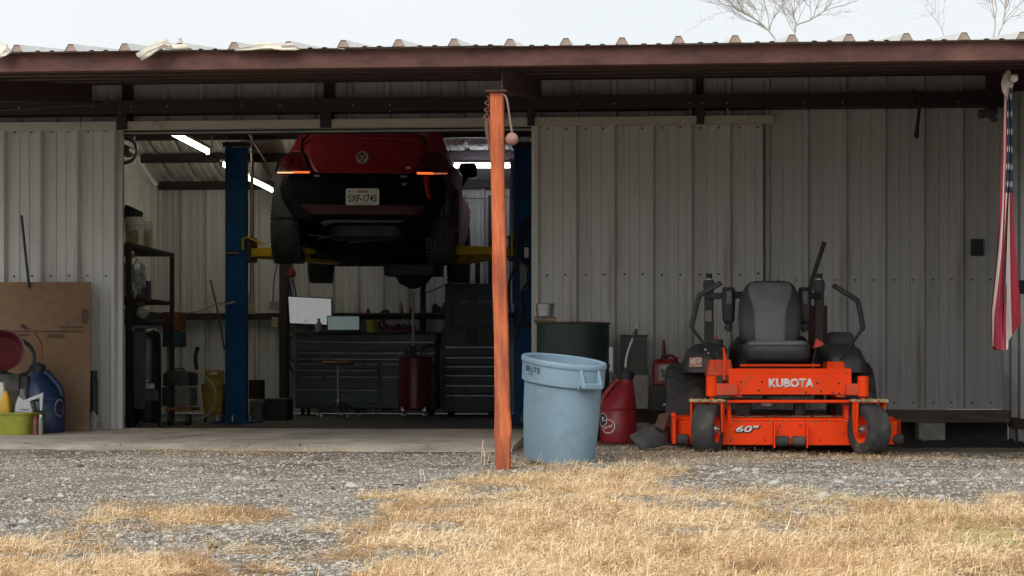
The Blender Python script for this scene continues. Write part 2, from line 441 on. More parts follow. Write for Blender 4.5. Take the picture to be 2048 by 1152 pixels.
# ------------------------------------------------------------------ slabs
YW = 14.0                                   # front wall plane
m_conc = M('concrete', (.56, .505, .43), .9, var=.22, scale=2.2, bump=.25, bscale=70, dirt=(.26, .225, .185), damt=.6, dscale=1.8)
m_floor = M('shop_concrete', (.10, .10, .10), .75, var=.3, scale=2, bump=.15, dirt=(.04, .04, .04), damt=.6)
xl, xr = -7.6, P(1032, 880, 11.9).x
b = B(); n = 60; secs = []
for j in range(5):
    Y = [11.45, 11.6, 12.4, 13.4, 14.12][j]; Z = [.0, .03, .042, .05, .055][j]
    row = []
    for i in range(n + 1):
        X = xl + (xr - xl) * i / n
        yy = Y + (.16 * mnoise.noise(Vector((X * 2.1, 0, 1))) + .09 * mnoise.noise(Vector((X * 9, 3, 1))) if j < 2 else 0)
        row.append((X, yy, Z + .004 * mnoise.noise(Vector((X * 3, Y * 3, 5)))))
    secs.append(row)
b.loft(secs, closed=False, caps=False)
# slab sides going down into the soil
e0 = [tuple(v) for v in secs[0]]; b.loft([e0, [(x, y + .01, -.15) for x, y, z in e0]], closed=False, caps=False)
e1 = [s[-1] for s in secs]; b.loft([e1, [(x, y, -.15) for x, y, z in e1]], closed=False, caps=False)
o = b.build('concrete_apron', m_conc, kind='structure', smooth=50)
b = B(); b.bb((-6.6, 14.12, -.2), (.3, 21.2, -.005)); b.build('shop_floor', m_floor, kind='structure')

# ------------------------------------------------------------------ the shed
shed = thing('metal_shed', (-1.5, 17.0, 0), 'long tan corrugated metal shed with open porch roof and sliding doors', 'shed')
m_tan = M('tan_sheet_metal', (.575, .585, .59), .45, .0, var=.07, scale=1.5, stretch=(1, 1, .10), dirt=(.34, .31, .265), damt=.36, dscale=5, spec=.4, bump=.25, bscale=3.)
m_door = M('tan_door_metal', (.56, .565, .555), .45, .0, var=.07, scale=1.5, stretch=(1, 1, .10), dirt=(.35, .315, .265), damt=.38, dscale=5, spec=.4, bump=.25, bscale=3.)
m_galv = M('galvanized_sheet', (.42, .43, .43), .38, .75, var=.15, scale=5, dirt=(.2, .15, .1), damt=.2)
m_roof = M('roof_sheet', (.62, .61, .58), .42, .35, var=.1, scale=3, dirt=(.36, .27, .2), damt=.35, dscale=2)
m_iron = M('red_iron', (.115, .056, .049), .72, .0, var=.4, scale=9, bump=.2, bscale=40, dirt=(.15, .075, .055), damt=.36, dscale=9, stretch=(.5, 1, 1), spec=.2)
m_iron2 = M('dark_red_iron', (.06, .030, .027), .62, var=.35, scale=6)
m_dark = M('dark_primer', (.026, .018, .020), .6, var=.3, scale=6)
m_track = M('track_cover', (.50, .48, .42), .5, var=.1, scale=3, dirt=(.18, .14, .11), damt=.3)
m_screw = M('screw_head', (.05, .04, .035), .5, .3)
m_bolt = M('bright_bolt', (.5, .5, .48), .35, .8)
m_wood = M('weathered_timber', (.15, .115, .09), .9, var=.4, scale=5, stretch=(.6, 5, 5), bump=.5, bscale=30)
m_block = M('concrete_block', (.32, .31, .295), .95, var=.2, scale=14, bump=.5, bscale=120)
PIT, NR = .3048, 3
def profile(w0=0., n=NR, rib=.040):
    """(offset along the wall, height) of an R panel: three tall ribs with two low ones between"""
    pts = []
    for k in range(n):
        x = k * PIT
        pts += [(x, 0), (x + .022, rib), (x + .050, rib), (x + .072, 0)]
        for c in (.155, .235): pts += [(x + c - .016, 0), (x + c - .011, .0065), (x + c + .011, .0065), (x + c + .016, 0)]
    pts.append((n * PIT, 0))
    return pts
def sheet_mesh(name, p0, p1, mat, rib_dir=(0, -1, 0), along=(1, 0, 0), n=NR, solid=0., clip=None, flip=False):
    """mesh of one ribbed sheet: p0 start point, p1 - p0 = the long direction"""
    b = B(); pr = profile(n=n); al, rd, ln = Vector(along), Vector(rib_dir), Vector(p1)
    if clip: pr = [q for q in pr if q[0] < clip] + [(clip, 0)]
    b.loft([[al * u + rd * h for u, h in pr], [al * u + rd * h + ln for u, h in pr]], closed=False, caps=False)
    me = bpy.data.meshes.new(name); me.from_pydata([tuple(v) for v in b.v], [], b.f); me.materials.append(mat)
    return me
def put(name, me, parent, loc, solid=0.):
    o = bpy.data.objects.new(name, me); COL.objects.link(o); o.parent = parent
    base = Vector(parent.location) + (Vector(parent.parent.location) if parent.parent else Vector())
    o.location = Vector(loc) - base
    if solid:
        q = o.modifiers.new('solid', 'SOLIDIFY'); q.thickness = solid; q.offset = 0
    return o
SW = PIT * NR
Z_OP = P(700, 266, YW).z                  # top of the door opening
X_OL, X_OR = P(245, 500, YW).x - .25, P(1064, 500, YW).x + .02
X_END = P(2005, 500, YW).x                # inner corner of the return wall
ZB = P(1800, 818, YW).z                   # foot of the right-hand wall
rib0 = P(1536, 500, YW).x - .045
# roof
ZE, SL, YE, YR, YB = P(1000, 93, 9.5).z, .1477, 9.46, 18.2, 21.0
def roof_z(Y): return ZE + SL * (Y - 9.5) if Y < YR else ZE + SL * (YR - 9.5) - .305 * (Y - YR)
rr = P(1023, 80, YE).x - .045
mf = sheet_mesh('roof_panel', None, Vector((0, YR - YE, SL * (YR - YE))), m_roof, (0, 0, 1))
mb = sheet_mesh('back_roof_panel', None, Vector((0, YB - YR + .15, -.305 * (YB - YR + .15))), m_roof, (0, 0, 1))
for k in range(-6, 6):
    X = rr + k * SW
    put('roof_panel', mf, shed, (X, YE - (.012 if k % 2 else 0), roof_z(YE) + .0015 * (k % 3)), .0015)
    if k < 3: put('roof_panel', mb, shed, (X, YR, roof_z(YR)), .0015)
# upper wall above the doors, whole length
zt = roof_z(YW) - .02
mu = sheet_mesh('wall_panel', None, Vector((0, 0, zt - Z_OP)), m_tan)
k0 = int(math.floor((X_OL - 3.2 - rib0) / SW))
for k in range(k0, 0): put('wall_panel', mu, shed, (rib0 + k * SW, YW, Z_OP))
# right wall, full height (also behind the right-hand door)
mr = sheet_mesh('wall_panel', None, Vector((0, 0, zt - ZB)), m_tan)
for k in range(0, 3):
    w = X_END - rib0 - k * SW
    if w <= 0: break
    w = X_END - rib0 - k * SW
    if w < SW: mr = sheet_mesh('wall_panel', None, Vector((0, 0, zt - ZB)), m_tan, clip=w + .033)
    put('wall_panel', mr, shed, (rib0 + k * SW, YW, ZB))
ml = sheet_mesh('wall_panel', None, Vector((0, 0, Z_OP - ZB - .004)), m_tan)
for k in range(-3, 0):
    x0 = rib0 + k * SW
    if x0 > X_OR - .2: put('wall_panel', ml, shed, (x0, YW, ZB))
for k in range(-3, 0):
    pass
mleft = sheet_mesh('wall_panel', None, Vector((0, 0, Z_OP - .06)), m_tan)
for k in range(0, 4): put('wall_panel', mleft, shed, (X_OL - SW * (k + 1), YW + .02, .06))
# screws in the upper and right wall are too small to pick apart: one joined part
b = B()
for k in range(-3, 7):
    for zz in (P(1700, 560, YW).z, P(1700, 805, YW).z):
        for dx in (.125, .27): b.box((rib0 + k * PIT + dx, YW - .003, zz), (.013, .012, .013))
b.build('screw', m_screw, shed, kind='stuff')
# back wall, side walls of the workshop
YBW, XLW, XRW = 20.85, -5.77, .25
zb_back = roof_z(YBW) - .012
mk = sheet_mesh('back_wall_panel', None, Vector((0, 0, zb_back)), m_tan)
k = 0
while XLW + k * SW < X_END: put('back_wall_panel', mk, shed, (XLW + k * SW, YBW, 0)); k += 1
b = B(); b.bb((XRW + .06, 14.05, -.2), (X_END + .05, 20.8, .16)); b.build('light_block_floor', m_dark, shed)  # unseen slab added to block light leaking under the right-hand wall
ms = sheet_mesh('side_wall_panel', None, Vector((0, 0, 2.75)), m_tan, (1, 0, 0), (0, 1, 0))
k = 0
while YW + k * SW < YBW - .3: put('side_wall_panel', ms, shed, (XLW, YW + .02 + k * SW, 0)); put('side_wall_panel', ms, shed, (XRW, YW + .02 + k * SW, 0)); k += 1
# gable infill of the two side walls
for X in (XLW - .01, XRW + .045):
    b = B(); b.prism([(YW + .03, 2.7), (YBW - .02, 2.7), (YBW - .02, roof_z(YBW) - .03), (YR, roof_z(YR) - .03), (YW + .03, roof_z(YW) - .04)], X - .004, X + .004, Matrix.Rotation(R(90), 4, 'Z') @ Matrix.Scale(-1, 4, (0, 1, 0)))
    b.build('gable_panel', m_tan, shed)
# return wall on the far right
for k in range(4):
    mret = sheet_mesh('return_wall_panel', None, Vector((0, 0, roof_z(YW - (k + 1) * SW) + .02 - .17)), m_galv, (-1, 0, 0), (0, -1, 0))
    put('return_wall_panel', mret, shed, (X_END + .035, YW - k * SW, .17))
mret2 = sheet_mesh('return_wall_panel', None, Vector((0, 0, .30)), m_galv, (-1, 0, 0), (0, -1, 0))
for k in range(4): put('return_wall_panel', mret2, shed, (X_END + .085, YW - k * SW, -.2))
b = B(); b.bb((X_END + .04, YW - 4, .085), (X_END + .12, YW, .168)); b.build('sill_board', m_wood, shed, bevel=.004)
# girt, track, header
z0, z1 = P(1000, 222, 13.86).z, P(1000, 195, 13.86).z
b = B(); b.prism([(13.80, z0), (13.955, z0), (13.955, z0 + .012), (13.812, z0 + .012), (13.812, z1 - .012), (13.955, z1 - .012), (13.955, z1), (13.80, z1)], X_OL - 3.5, X_END - .01, Matrix(((0, 1, 0, 0), (1, 0, 0, 0), (0, 0, 1, 0), (0, 0, 0, 1))))
b.build('girt', m_dark, shed)
b = B()
for px in (38, 110, 185, 240, 262, 335, 485, 560, 706, 780, 1153, 1228, 1380, 1405, 1455, 1608, 1685, 1838, 1917):
    for py in (209, 221)[:1 + (px % 3 == 0)]:
        c = P(px, py - (px - 1000) * .006, 13.8); b.cyl(c + Vector((0, .004, 0)), c - Vector((0, .006, 0)), .006, n=6)
b.build('bolt', m_bolt, shed, kind='stuff')
zt0, zt1 = P(1000, 252.5, 13.84).z, P(1000, 235.5, 13.84).z
b = B(); b.bb((X_OL - 3.4, 13.82, zt0), (P(1548, 240, 13.84).x, 13.9, zt1)); b.build('door_track', m_track, shed, bevel=.004)
b = B(); b.bb((X_OL - .2, 13.955, Z_OP - .004), (X_OR + .1, 14.03, Z_OP + .05)); b.build('door_header', m_dark, shed)
b = B(); b.bb((X_OL - .2, 13.925, Z_OP - .002), (X_OR + .1, 13.95, Z_OP + .013)); b.build('header_flange', m_galv, shed)
for px, w in ((243, .085), (651, .085), (1062, .06), (1401, .06)):
    c = P(px, 240, 13.8).x
    b = B(); b.bb((c - w / 2, 13.795, zt0 - .004), (c + w / 2, 13.818, zt1 + .08)); b.bb((c - w / 2, 13.955, z0 - .05), (c + w / 2, 13.997, zt)); b.build('track_bracket', m_dark, shed)
# rafters, purlins, fascia
def cbeam(p0, p1, h, w=.07, open_left=True, name='rafter', mat=None):
    mat = mat or m_iron2
    """C section whose depth is vertical, running from p0 to p1 (bottom line)"""
    b = B(); t = .008; p0, p1 = Vector(p0), Vector(p1); up = Vector((0, 0, 1)); side = Vector((1, 0, 0)) if abs((p1 - p0).x) < .5 else Vector((0, 1, 0))
    s0, s1 = (0, w) if not open_left else (-w, 0)
    for (a0, a1, c0, c1) in ((-t if open_left else 0, 0 if open_left else t, 0, h), (s0, s1, 0, t), (s0, s1, h - t, h)):
        if c0 == 0 and c1 == h: c0, c1 = t, h - t
        q = [side * a0 + up * c0, side * a1 + up * c0, side * a1 + up * c1, side * a0 + up * c1]
        b.loft([[p0 + v for v in q], [p1 + v for v in q]])
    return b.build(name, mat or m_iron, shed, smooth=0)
X_POST = P(990, 187, 9.62).x
HB = .145
for X in (P(200, 180, YW).x, P(1085, 180, YW).x, P(1962, 180, YW).x):
    za, zb_ = roof_z(9.62) - .105 - HB, roof_z(13.78) - .105 - HB
    zr = .06 if False else 0
    cbeam((X, 9.62, za), (X, 13.79, zb_), HB + .0, .075)
fz0, fz1 = P(1000, 132, 9.5).z, roof_z(9.5) - .003
def purlin(Y, h, x0, x1, mat, lip=.018):
    zt_ = roof_z(Y) - .004; b = B()
    poly = [(Y, zt_ - h), (Y + .06, zt_ - h), (Y + .06, zt_ - h + lip), (Y + .054, zt_ - h + lip), (Y + .054, zt_ - h + .006), (Y + .006, zt_ - h + .006), (Y + .006, zt_ - .006), (Y + .054, zt_ - .006), (Y + .06, zt_ - .006), (Y + .06, zt_), (Y, zt_)]
    b.prism(poly, x0, x1, Matrix(((0, 1, 0, 0), (1, 0, 0, 0), (0, 0, 1, 0), (0, 0, 0, 1))))
    return b
purlin(9.5, fz1 - fz0, -7, 5.2, m_iron).build('fascia_beam', m_iron, shed, bevel=.003)
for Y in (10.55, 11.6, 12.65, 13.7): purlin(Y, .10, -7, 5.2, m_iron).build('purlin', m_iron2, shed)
for Y in (15.2, 16.6): purlin(Y, .10, -5.7, .3, m_dark).build('purlin', m_dark, shed)
for Y in (19.35, 19.95, 20.72): 
    zt_ = roof_z(Y + .06) - .004; b = B(); b.bb((-5.7, Y, zt_ - .10), (.3, Y + .06, zt_)); b.build('purlin', m_dark, shed)
# columns and girts inside
for px in (567, 985):
    c = P(px, 700, 20.6); b = B(); b.bb((c.x - .05, 20.58, -.004), (c.x + .05, 20.7, 2.6)); b.build('column', m_dark, shed, bevel=.004)
zg = P(700, 632, 20.75).z
b = B(); b.bb((-5.65, 20.68, zg - .04), (.2, 20.80, zg + .035)); b.build('girt', m_dark, shed)
b = B(); b.bb((-5.735, 14.1, zg - .04), (-5.62, 20.66, zg + .035)); b.build('girt', m_dark, shed)
# sliding doors
def sliding_door(x0, x1, zb, zt, Y, first, npan, label, rows):
    b = B(); zz = [zb + .02, (zb + zt) / 2, zt - .09]
    b.bb((x0 + .03, Y + .003, zz[2]), (x1 - .03, Y + .035, zz[2] + .07))
    d = b.build('sliding_door', m_dark, shed, label=label)
    for q in zz[:2]: b = B(); b.bb((x0 + .03, Y + .003, q), (x1 - .03, Y + .035, q + .07)); b.build('door_rail', m_dark, d)
    x = first - .045
    while x < x1:
        w = min(SW, x1 - x); st = x; 
        me = sheet_mesh('door_panel', None, Vector((0, 0, zt - zb)), m_door, clip=None if w >= SW - .001 else w)
        put('door_panel', me, d, (st, Y, zb), .001); x += SW
    b = B()
    b.bb((x0 - .003, Y - .012, zb - .004), (x0 + .035, Y + .04, zt + .004)) if x0 > -1.5 else b.bb((x1 - .035, Y - .008, zb - .004), (x1 + .003, Y + .04, zt + .004))
    b.build('door_edge_trim', m_door, d)
    b = B(); k = 0; x = first - .045
    while x < x1 - .1:
        for zq in rows:
            for dx in (.125, .27):
                if x0 < x + dx < x1: b.cyl((x + dx + random.uniform(-.01, .01), Y + .002, zq + random.uniform(-.008, .008)), (x + dx, Y - .009, zq), .007, n=6)
        x += PIT
    b.build('screw', m_screw, d, kind='stuff')
    return d
YD = 13.89
zdt, zdt2 = P(120, 259, YD).z, P(1300, 250, YD).z
sliding_door(P(1064, 500, YD).x, P(1526, 500, YD).x, P(1300, 796, YD).z, zdt2, YD, P(1075, 500, YD).x, 2, 'tan ribbed sliding door behind the grey trash can', (P(1300, 256, YD).z, P(1300, 549, YD).z))
xl0 = P(10, 500, YD).x - 3 * SW
sliding_door(P(-400, 500, YD).x, P(245, 500, YD).x, P(200, 858, YD).z, zdt, YD, xl0 + SW, 2, 'tan ribbed sliding door behind the cardboard sheet', (P(100, 264, YD).z, P(100, 552, YD).z))
# porch post
pt, pb = P(994, 187, 9.66), P(1006, 938, 9.62)
m_post = M('rust_orange_post', (.58, .135, .055), .8, var=.4, scale=7, stretch=(3, 3, .45), bump=.35, bscale=25, dirt=(.17, .065, .048), damt=.66, dscale=5, col2=(.66, .19, .085), spec=.12)
b = B(); secs = []
for t, w, ox in ((0, .042, 0), (.055, .042, .002), (.085, .046, .002), (.10, .049, .004), (.125, .045, .004), (.16, .0405, .002), (.35, .039, .003), (.5, .039, -.002), (.62, .0375, -.001), (.8, .037, -.003), (.9, .037, 0), (1, .038, 0)):
    c = pb.lerp(pt, t) + Vector((ox, 0, -.06 if t == 0 else 0))
    r = .007
    secs.append([c + Vector(v) for v in ((-w + r, -.038, 0), (w - r, -.038, 0), (w, -.038 + r, 0), (w, .038 - r, 0), (w - r, .038, 0), (-w + r, .038, 0), (-w, .038 - r, 0), (-w, -.038 + r, 0))])
b.loft(secs)
post = b.build('post', m_post, shed, smooth=30, label='rust-orange steel post holding up the porch roof')
b = B(); b.bb((pt.x - .06, 9.60, pt.z + .002), (pt.x + .06, 9.74, pt.z + .012)); b.build('cap_plate', m_iron, shed)

# closures in the open ends of the roof ribs
m_clos = M('rib_closure', (.34, .27, .23), .9, var=.2, scale=20)
me = bpy.data.meshes.new('rib_closure'); b = B(); b.prism([(.003, .002), (.0225, .037), (.0495, .037), (.069, .002)], .004, .03)
me.from_pydata(b.v, [], b.f); me.materials.append(m_clos)
for k in range(-12, 14):
    X = rr + k * PIT
    put('rib_closure', me, shed, (X, YE - (.012 if (k // 3) % 2 else 0), roof_z(YE) + .0015 * ((k // 3) % 3)))
# ------------------------------------------------------------------ zero-turn mower
MY = 11.45
mow = thing('zero_turn_mower', (P(1579, 905, MY).x, MY + .6, -.012), 'orange zero-turn riding mower with grey seat parked in front of the wall', 'mower')
m_or = M('mower_orange', (.98, .062, .006), .5, var=.1, scale=5, dirt=(.52, .10, .035), damt=.42, dscale=9, spec=.18)
m_ord = M('mower_orange_dull', (.74, .055, .010), .6, var=.2, scale=8, dirt=(.33, .11, .05), damt=.5, dscale=6)
m_rub = M('tyre_rubber', (.045, .046, .048), .8, var=.3, scale=12, bump=.25, dirt=(.15, .13, .105), damt=.42, dscale=5)
m_blk = M('black_plastic', (.03, .031, .034), .5, var=.3, scale=8, dirt=(.06, .055, .05), damt=.35)
m_gry = M('grey_vinyl', (.20, .21, .22), .55, var=.15, scale=10, bump=.05)
m_gryd = M('dark_vinyl', (.05, .054, .06), .5, var=.2, scale=10, bump=.05)
m_steel = M('dull_steel', (.35, .34, .33), .4, .8, var=.2)
m_white = M('white_decal', (.75, .74, .72), .6, var=.12, scale=30)
m_decb = M('black_decal', (.02, .02, .02), .6)
m_strawp = M('straw_litter', (.46, .35, .2), .95, var=.5, scale=60, bump=.8, bscale=150)
def mp(px, py, d): return P(px, py, MY + d)
def wheel(parent, c, yaw, r, w, rimr, lugs=0, name='wheel', rimmat=None, hub=True):
    c = Vector(c) - Vector(parent.location)
    b = B(); X = Matrix.Rotation(R(90), 4, 'Y')
    prof = [(rimr, -w * .38), (rimr * 1.05, -w * .45), (r * .80, -w * .5), (r * .93, -w * .47), (r * .985, -w * .38), (r, -w * .2), (r, w * .2), (r * .985, w * .38), (r * .93, w * .47), (r * .80, w * .5), (rimr * 1.05, w * .45), (rimr, w * .38)]
    b.lathe(prof, 40, X, caps=False)
    if lugs:
        for i in range(lugs):
            for s in (-1, 1):
                a = 2 * math.pi * (i + (.5 if s > 0 else 0)) / lugs
                m = Matrix.Rotation(a, 4, 'X') @ T((s * w * .22, 0, r + .002)) @ Matrix.Rotation(s * .5, 4, 'Z')
                b.box((0, 0, 0), (w * .40, .022, .014), m)
    o = b.build(name, m_rub, parent, world=False, smooth=45)
    o.location = c; o.rotation_euler = (0, 0, yaw)
    b = B(); b.lathe([(.02, -w * .12), (rimr * .55, -w * .12), (rimr * .72, -w * .16), (rimr * .9, -w * .3), (rimr * 1.0, -w * .42), (rimr * 1.06, -w * .43), (rimr * 1.06, -w * .38), (rimr * .98, -w * .34), (rimr * .98, w * .34), (rimr * 1.06, w * .38), (rimr * 1.06, w * .43), (rimr, w * .42), (rimr * .9, w * .3), (rimr * .72, w * .16), (rimr * .55, w * .12), (.02, w * .12)], 32, X)
    rm = b.build('rim', rimmat or m_or, o, world=False)
    if hub:
        b = B(); b.lathe([(.028, -w * .46), (.032, -w * .4), (.032, w * .4), (.028, w * .46)], 14, X); b.lathe([(.012, -w * .56), (.012, w * .56)], 8, X)
        b.build('hub', m_steel, o, world=False)
    return o
zc = .163
for px, yaw, s in ((1415, R(-17), -1), (1738, R(24), 1)):
    c = mp(px, 0, 0); c.z = zc - .012; w = .148
    wheel(mow, c, yaw, .165, w, .085, name='front_wheel')
    # fork over the wheel
    b = B(); m = T(c) @ RZ(yaw); h = .178
    b.box((0, 0, h), (w + .07, .062, .012), m)
    for q in (-1, 1):
        b.loft([[(q * (w / 2 + .028) + dx, dy, z) for dx, dy in ((-.006, -hw), (.006, -hw), (.006, hw), (-.006, hw))] for z, hw in ((-.02, .018), (.02, .024), (.12, .034), (h - .006, .031))], m=m)
    b.build('caster_fork', m_or, mow, bevel=.004)
    b = B(); rows = []
    for i in range(9):
        for j in range(4):
            xx = -(w + .06) / 2 + (w + .06) * i / 8; yy = -.03 + .06 * j / 3
            b.box((xx, yy, h + .006 + random.uniform(0, .008)), (.03, .02, .014), m @ T((0, 0, 0)) @ RZ(random.uniform(-1, 1) * .4))
    for i in range(70):
        p = m @ Vector((random.uniform(-.5, .5) * (w + .08), random.uniform(-.036, .03), h + .006 + random.uniform(.0, .016)))
        a = random.uniform(0, 6.28); l = random.uniform(.01, .025)
        b.tube([p, p + Vector((math.cos(a) * l, math.sin(a) * l, random.uniform(-.008, .008)))], .0012, 3)
    b.build('straw_litter', m_strawp, mow, kind='stuff')
    # caster barrel and arm
    tx = mp(1423 if s < 0 else 1727, 770, .0)
    b = B(); z0, z1 = mp(1423, 793, 0).z, mp(1423, 752, 0).z
    b.lathe([(.030, 0), (.036, .004), (.036, z1 - z0 - .004), (.031, z1 - z0)], 20, T((tx.x, tx.y + .02, z0))); b.lathe([(.014, -.03), (.014, 0)], 12, T((tx.x, tx.y + .02, z0)))
    b.build('caster_barrel', m_or, mow)
    e = mp(1475 if s < 0 else 1690, 776, .06)
    b = B(); b.bb((min(tx.x, e.x), MY + .005, mp(0, 789, 0).z), (max(tx.x, e.x), MY + .075, mp(0, 766, 0).z)); b.build('front_arm', m_ord, mow, bevel=.006)
# front plate with lettering
a, c = mp(1457, 789, .05), mp(1703, 747, .05)
b = B(); b.bb((a.x, a.y, a.z), (c.x, a.y + .012, c.z)); t_ = mp(1457, 737, .05).z
b.loft([[(a.x, a.y, c.z), (c.x, a.y, c.z), (c.x, a.y + .012, c.z), (a.x, a.y + .012, c.z)], [(a.x, a.y + .02, t_), (c.x, a.y + .02, t_), (c.x, a.y + .035, t_), (a.x, a.y + .035, t_)]])
plate = b.build('front_plate', m_or, mow, bevel=.002)
tp = mp(1583, 766, .05)
text('KUBOTA', .060, m_white, 'lettering', plate, T(tp - Vector(mow.location) + Vector((0, -.001, 0))) @ FRONT, bold=.05, width=.296)
b = B()
for px, py in ((1482, 764), (1524, 764), (1635, 766), (1678, 767), (1518, 781), (1612, 785), (1642, 783), (1665, 786), (1678, 787)):
    q = mp(px, py, .05); b.cyl(q + Vector((0, .004, 0)), q - Vector((0, .0015, 0)), .0075, n=10)
b.build('bolt_hole', m_decb, plate, kind='stuff')
# frame rails back to the engine
for px in (1475, 1683):
    q = mp(px, 780, .05); b = B(); b.bb((q.x - .03, q.y + .01, .36), (q.x + .03, q.y + 1.35, .46)); b.build('frame_rail', m_ord, mow, bevel=.004)
b = B(); b.cyl(mp(1454, 803, .07), mp(1698, 803, .07), .011, n=12); b.build('deck_lift_bar', m_or, mow)
# deck
a, c = mp(1448, 890, .13), mp(1700, 843, .13)
xa, xc = mp(1345, 890, .35).x, mp(1806, 890, .35).x
b = B(); DY = MY + .13
prof = [(xa, .30), (xa + .06, .16), (a.x - .02, 0), (c.x + .02, 0), (xc - .05, .16), (xc, .30), (xc, .75), (xc - .2, .95), (xa + .2, .95), (xa, .75)]
b.loft([[(x, DY + y, a.z) for x, y in prof], [(x, DY + y, c.z) for x, y in prof]])
deck = b.build('mower_deck', m_or, mow, bevel=.004)
b = B(); prof2 = [(x * .96 + (a.x + c.x) / 2 * .04, y * .9 + .05) for x, y in prof]
z2 = mp(0, 833, .13).z
b.loft([[(x, DY + y, c.z + .002) for x, y in prof2], [(x * .985 + .985 * 0 + (a.x + c.x) / 2 * .015, DY + y + .01, z2) for x, y in prof2]])
b.build('deck_top', m_or, deck, bevel=.004)
q = mp(1495, 858, .125); qq = q - Vector(mow.location)
text('60"', .052, m_decb, 'lettering', deck, T(qq + Vector((.002, .002, -.002))) @ FRONT, bold=.075, width=.172, shear=.25)
text('60"', .046, m_white, 'lettering', deck, T(qq + Vector((0, -.0005, 0))) @ FRONT, bold=.035, width=.156, shear=.25)
for px in (1547, 1612):
    q = mp(px, 865, .12); b = B(); b.bb((q.x - .004, q.y - .09, mp(0, 890, .1).z), (q.x + .004, q.y + .01, mp(0, 842, .1).z)); b.build('roller_bracket', m_or, deck)
for p0, p1 in ((1551, 1579), (1583, 1611)):
    a, c = mp(p0, 882, .06), mp(p1, 882, .06); b = B(); l = c.x - a.x
    b.lathe([(.022, 0), (.031, .008), (.034, .02), (.034, l - .02), (.031, l - .008), (.022, l)], 20, T((a.x, a.y, a.z)) @ Matrix.Rotation(R(90), 4, 'Y')); b.build('scalp_roller', m_rub, deck)
for px, d in ((1366, .22), (1795, .3)):
    a = mp(px, 879, d); b = B(); b.lathe([(.025, -.04), (.035, -.03), (.037, .03), (.025, .04)], 18, T(a) @ Matrix.Rotation(R(90), 4, 'Y')); b.build('scalp_roller', m_rub, deck)
b = B(); a = mp(1347, 888, .25); c = mp(1347, 828, .25); b.bb((a.x - .008, a.y, a.z), (a.x + .016, a.y + .25, c.z)); b.cyl(c + Vector((0, -.01, -.005)), c + Vector((0, .06, -.005)), .016); b.build('chute_hinge', m_or, deck, bevel=.003)
for x0, x1 in ((1455, 1462), (1688, 1697)):
    a, c = mp(x0, 842, .14), mp(x1, 810, .14); b = B(); b.bb((a.x, a.y, a.z), (c.x, a.y + .1, c.z)); b.build('deck_hanger', m_or, deck)
# grey castings under the frame
for px, w_ in ((1487, 30), (1600, 22)):
    a, c = mp(px - w_ / 2, 832, .3), mp(px + w_ / 2, 806, .3); b = B(); b.bb(a, Vector((c.x, a.y + .12, c.z))); b.build('spindle_cover', m_blk, deck, bevel=.01)
b = B(); a = mp(1536, 812, .3); b.cyl(a, a + Vector((0, 0, .03)), .05); b.build('pulley', m_steel, deck)
# chute flap
b = B(); rows = [((1259, 872, .10), (1270, 886, .075), (1281, 899, .06)), ((1277, 862, .15), (1289, 879, .12), (1302, 896, .10)), ((1296, 852, .21), (1308, 872, .17), (1322, 892, .14)), ((1318, 846, .28), (1326, 866, .24), (1334, 888, .2)), ((1338, 843, .33), (1339, 862, .31), (1341, 884, .28))]
b.loft([[mp(*q) for q in r_] for r_ in rows], closed=False, caps=False)
m_flap = M('worn_rubber', (.055, .057, .058), .7, var=.35, scale=9, bump=.2, dirt=(.14, .12, .1), damt=.5, dscale=7)
b.build('discharge_chute', m_flap, deck, smooth=60, solid=.012)
b = B(); fl = [(1310, 850), (1318, 828), (1340, 824), (1342, 848), (1327, 860)]; dd = [.16, .26, .34, .34, .2]
b.add([mp(x, y, d) for (x, y), d in zip(fl, dd)] + [mp(x, y, d) + Vector((0, .012, -.012)) for (x, y), d in zip(fl, dd)], [(0, 1, 2, 3, 4), (9, 8, 7, 6, 5)] + [(i, (i + 1) % 5, (i + 1) % 5 + 5, i + 5) for i in range(5)])
b.build('chute_bracket', M('rusty_plate', (.11, .075, .06), .8, var=.3, scale=15), deck, smooth=0)
# rear wheels
for px, yaw in ((1372, 0), (1702, 0)):
    c = mp(px, 800, 1.2); c.z = .295 - .012; wheel(mow, c, yaw, .295, .30, .15, lugs=22, name='rear_wheel')
# floor pan and pods
a, c = mp(1470, 748, .2), mp(1690, 735, .2); b = B(); b.bb((a.x, a.y, a.z - .02), (c.x, a.y + .55, a.z + .0)); b.build('foot_deck', m_blk, mow, bevel=.004)
b = B(); b.cyl(mp(1480, 731, .3), mp(1640, 731, .3), .010, n=10); b.build('cross_bar', m_or, mow)
for x0, x1, zt_, d, nm in ((1413, 1466, 719, .32, 'side_pod'), (1650, 1692, 723, .32, 'side_pod')):
    a, c = mp(x0, 752, d), mp(x1, zt_, d); b = B()
    b.loft([[(a.x, a.y - .02, a.z), (c.x, a.y - .02, a.z), (c.x, a.y + .3, a.z), (a.x, a.y + .3, a.z)], [(a.x + .02, a.y + .02, c.z), (c.x - .01, a.y + .02, c.z), (c.x - .01, a.y + .3, c.z), (a.x + .02, a.y + .3, c.z)]])
    b.build(nm, m_ord if x0 < 1500 else m_or, mow, bevel=.008)
    for k in range(3 if x0 < 1500 else 1):
        q = a.x + (c.x - a.x) * (.3 + .28 * k); b = B(); b.bb((q - .003, a.y - .012, a.z + .015), (q + .003, a.y + .02, c.z - .012)); b.build('pod_rib', m_or, mow)
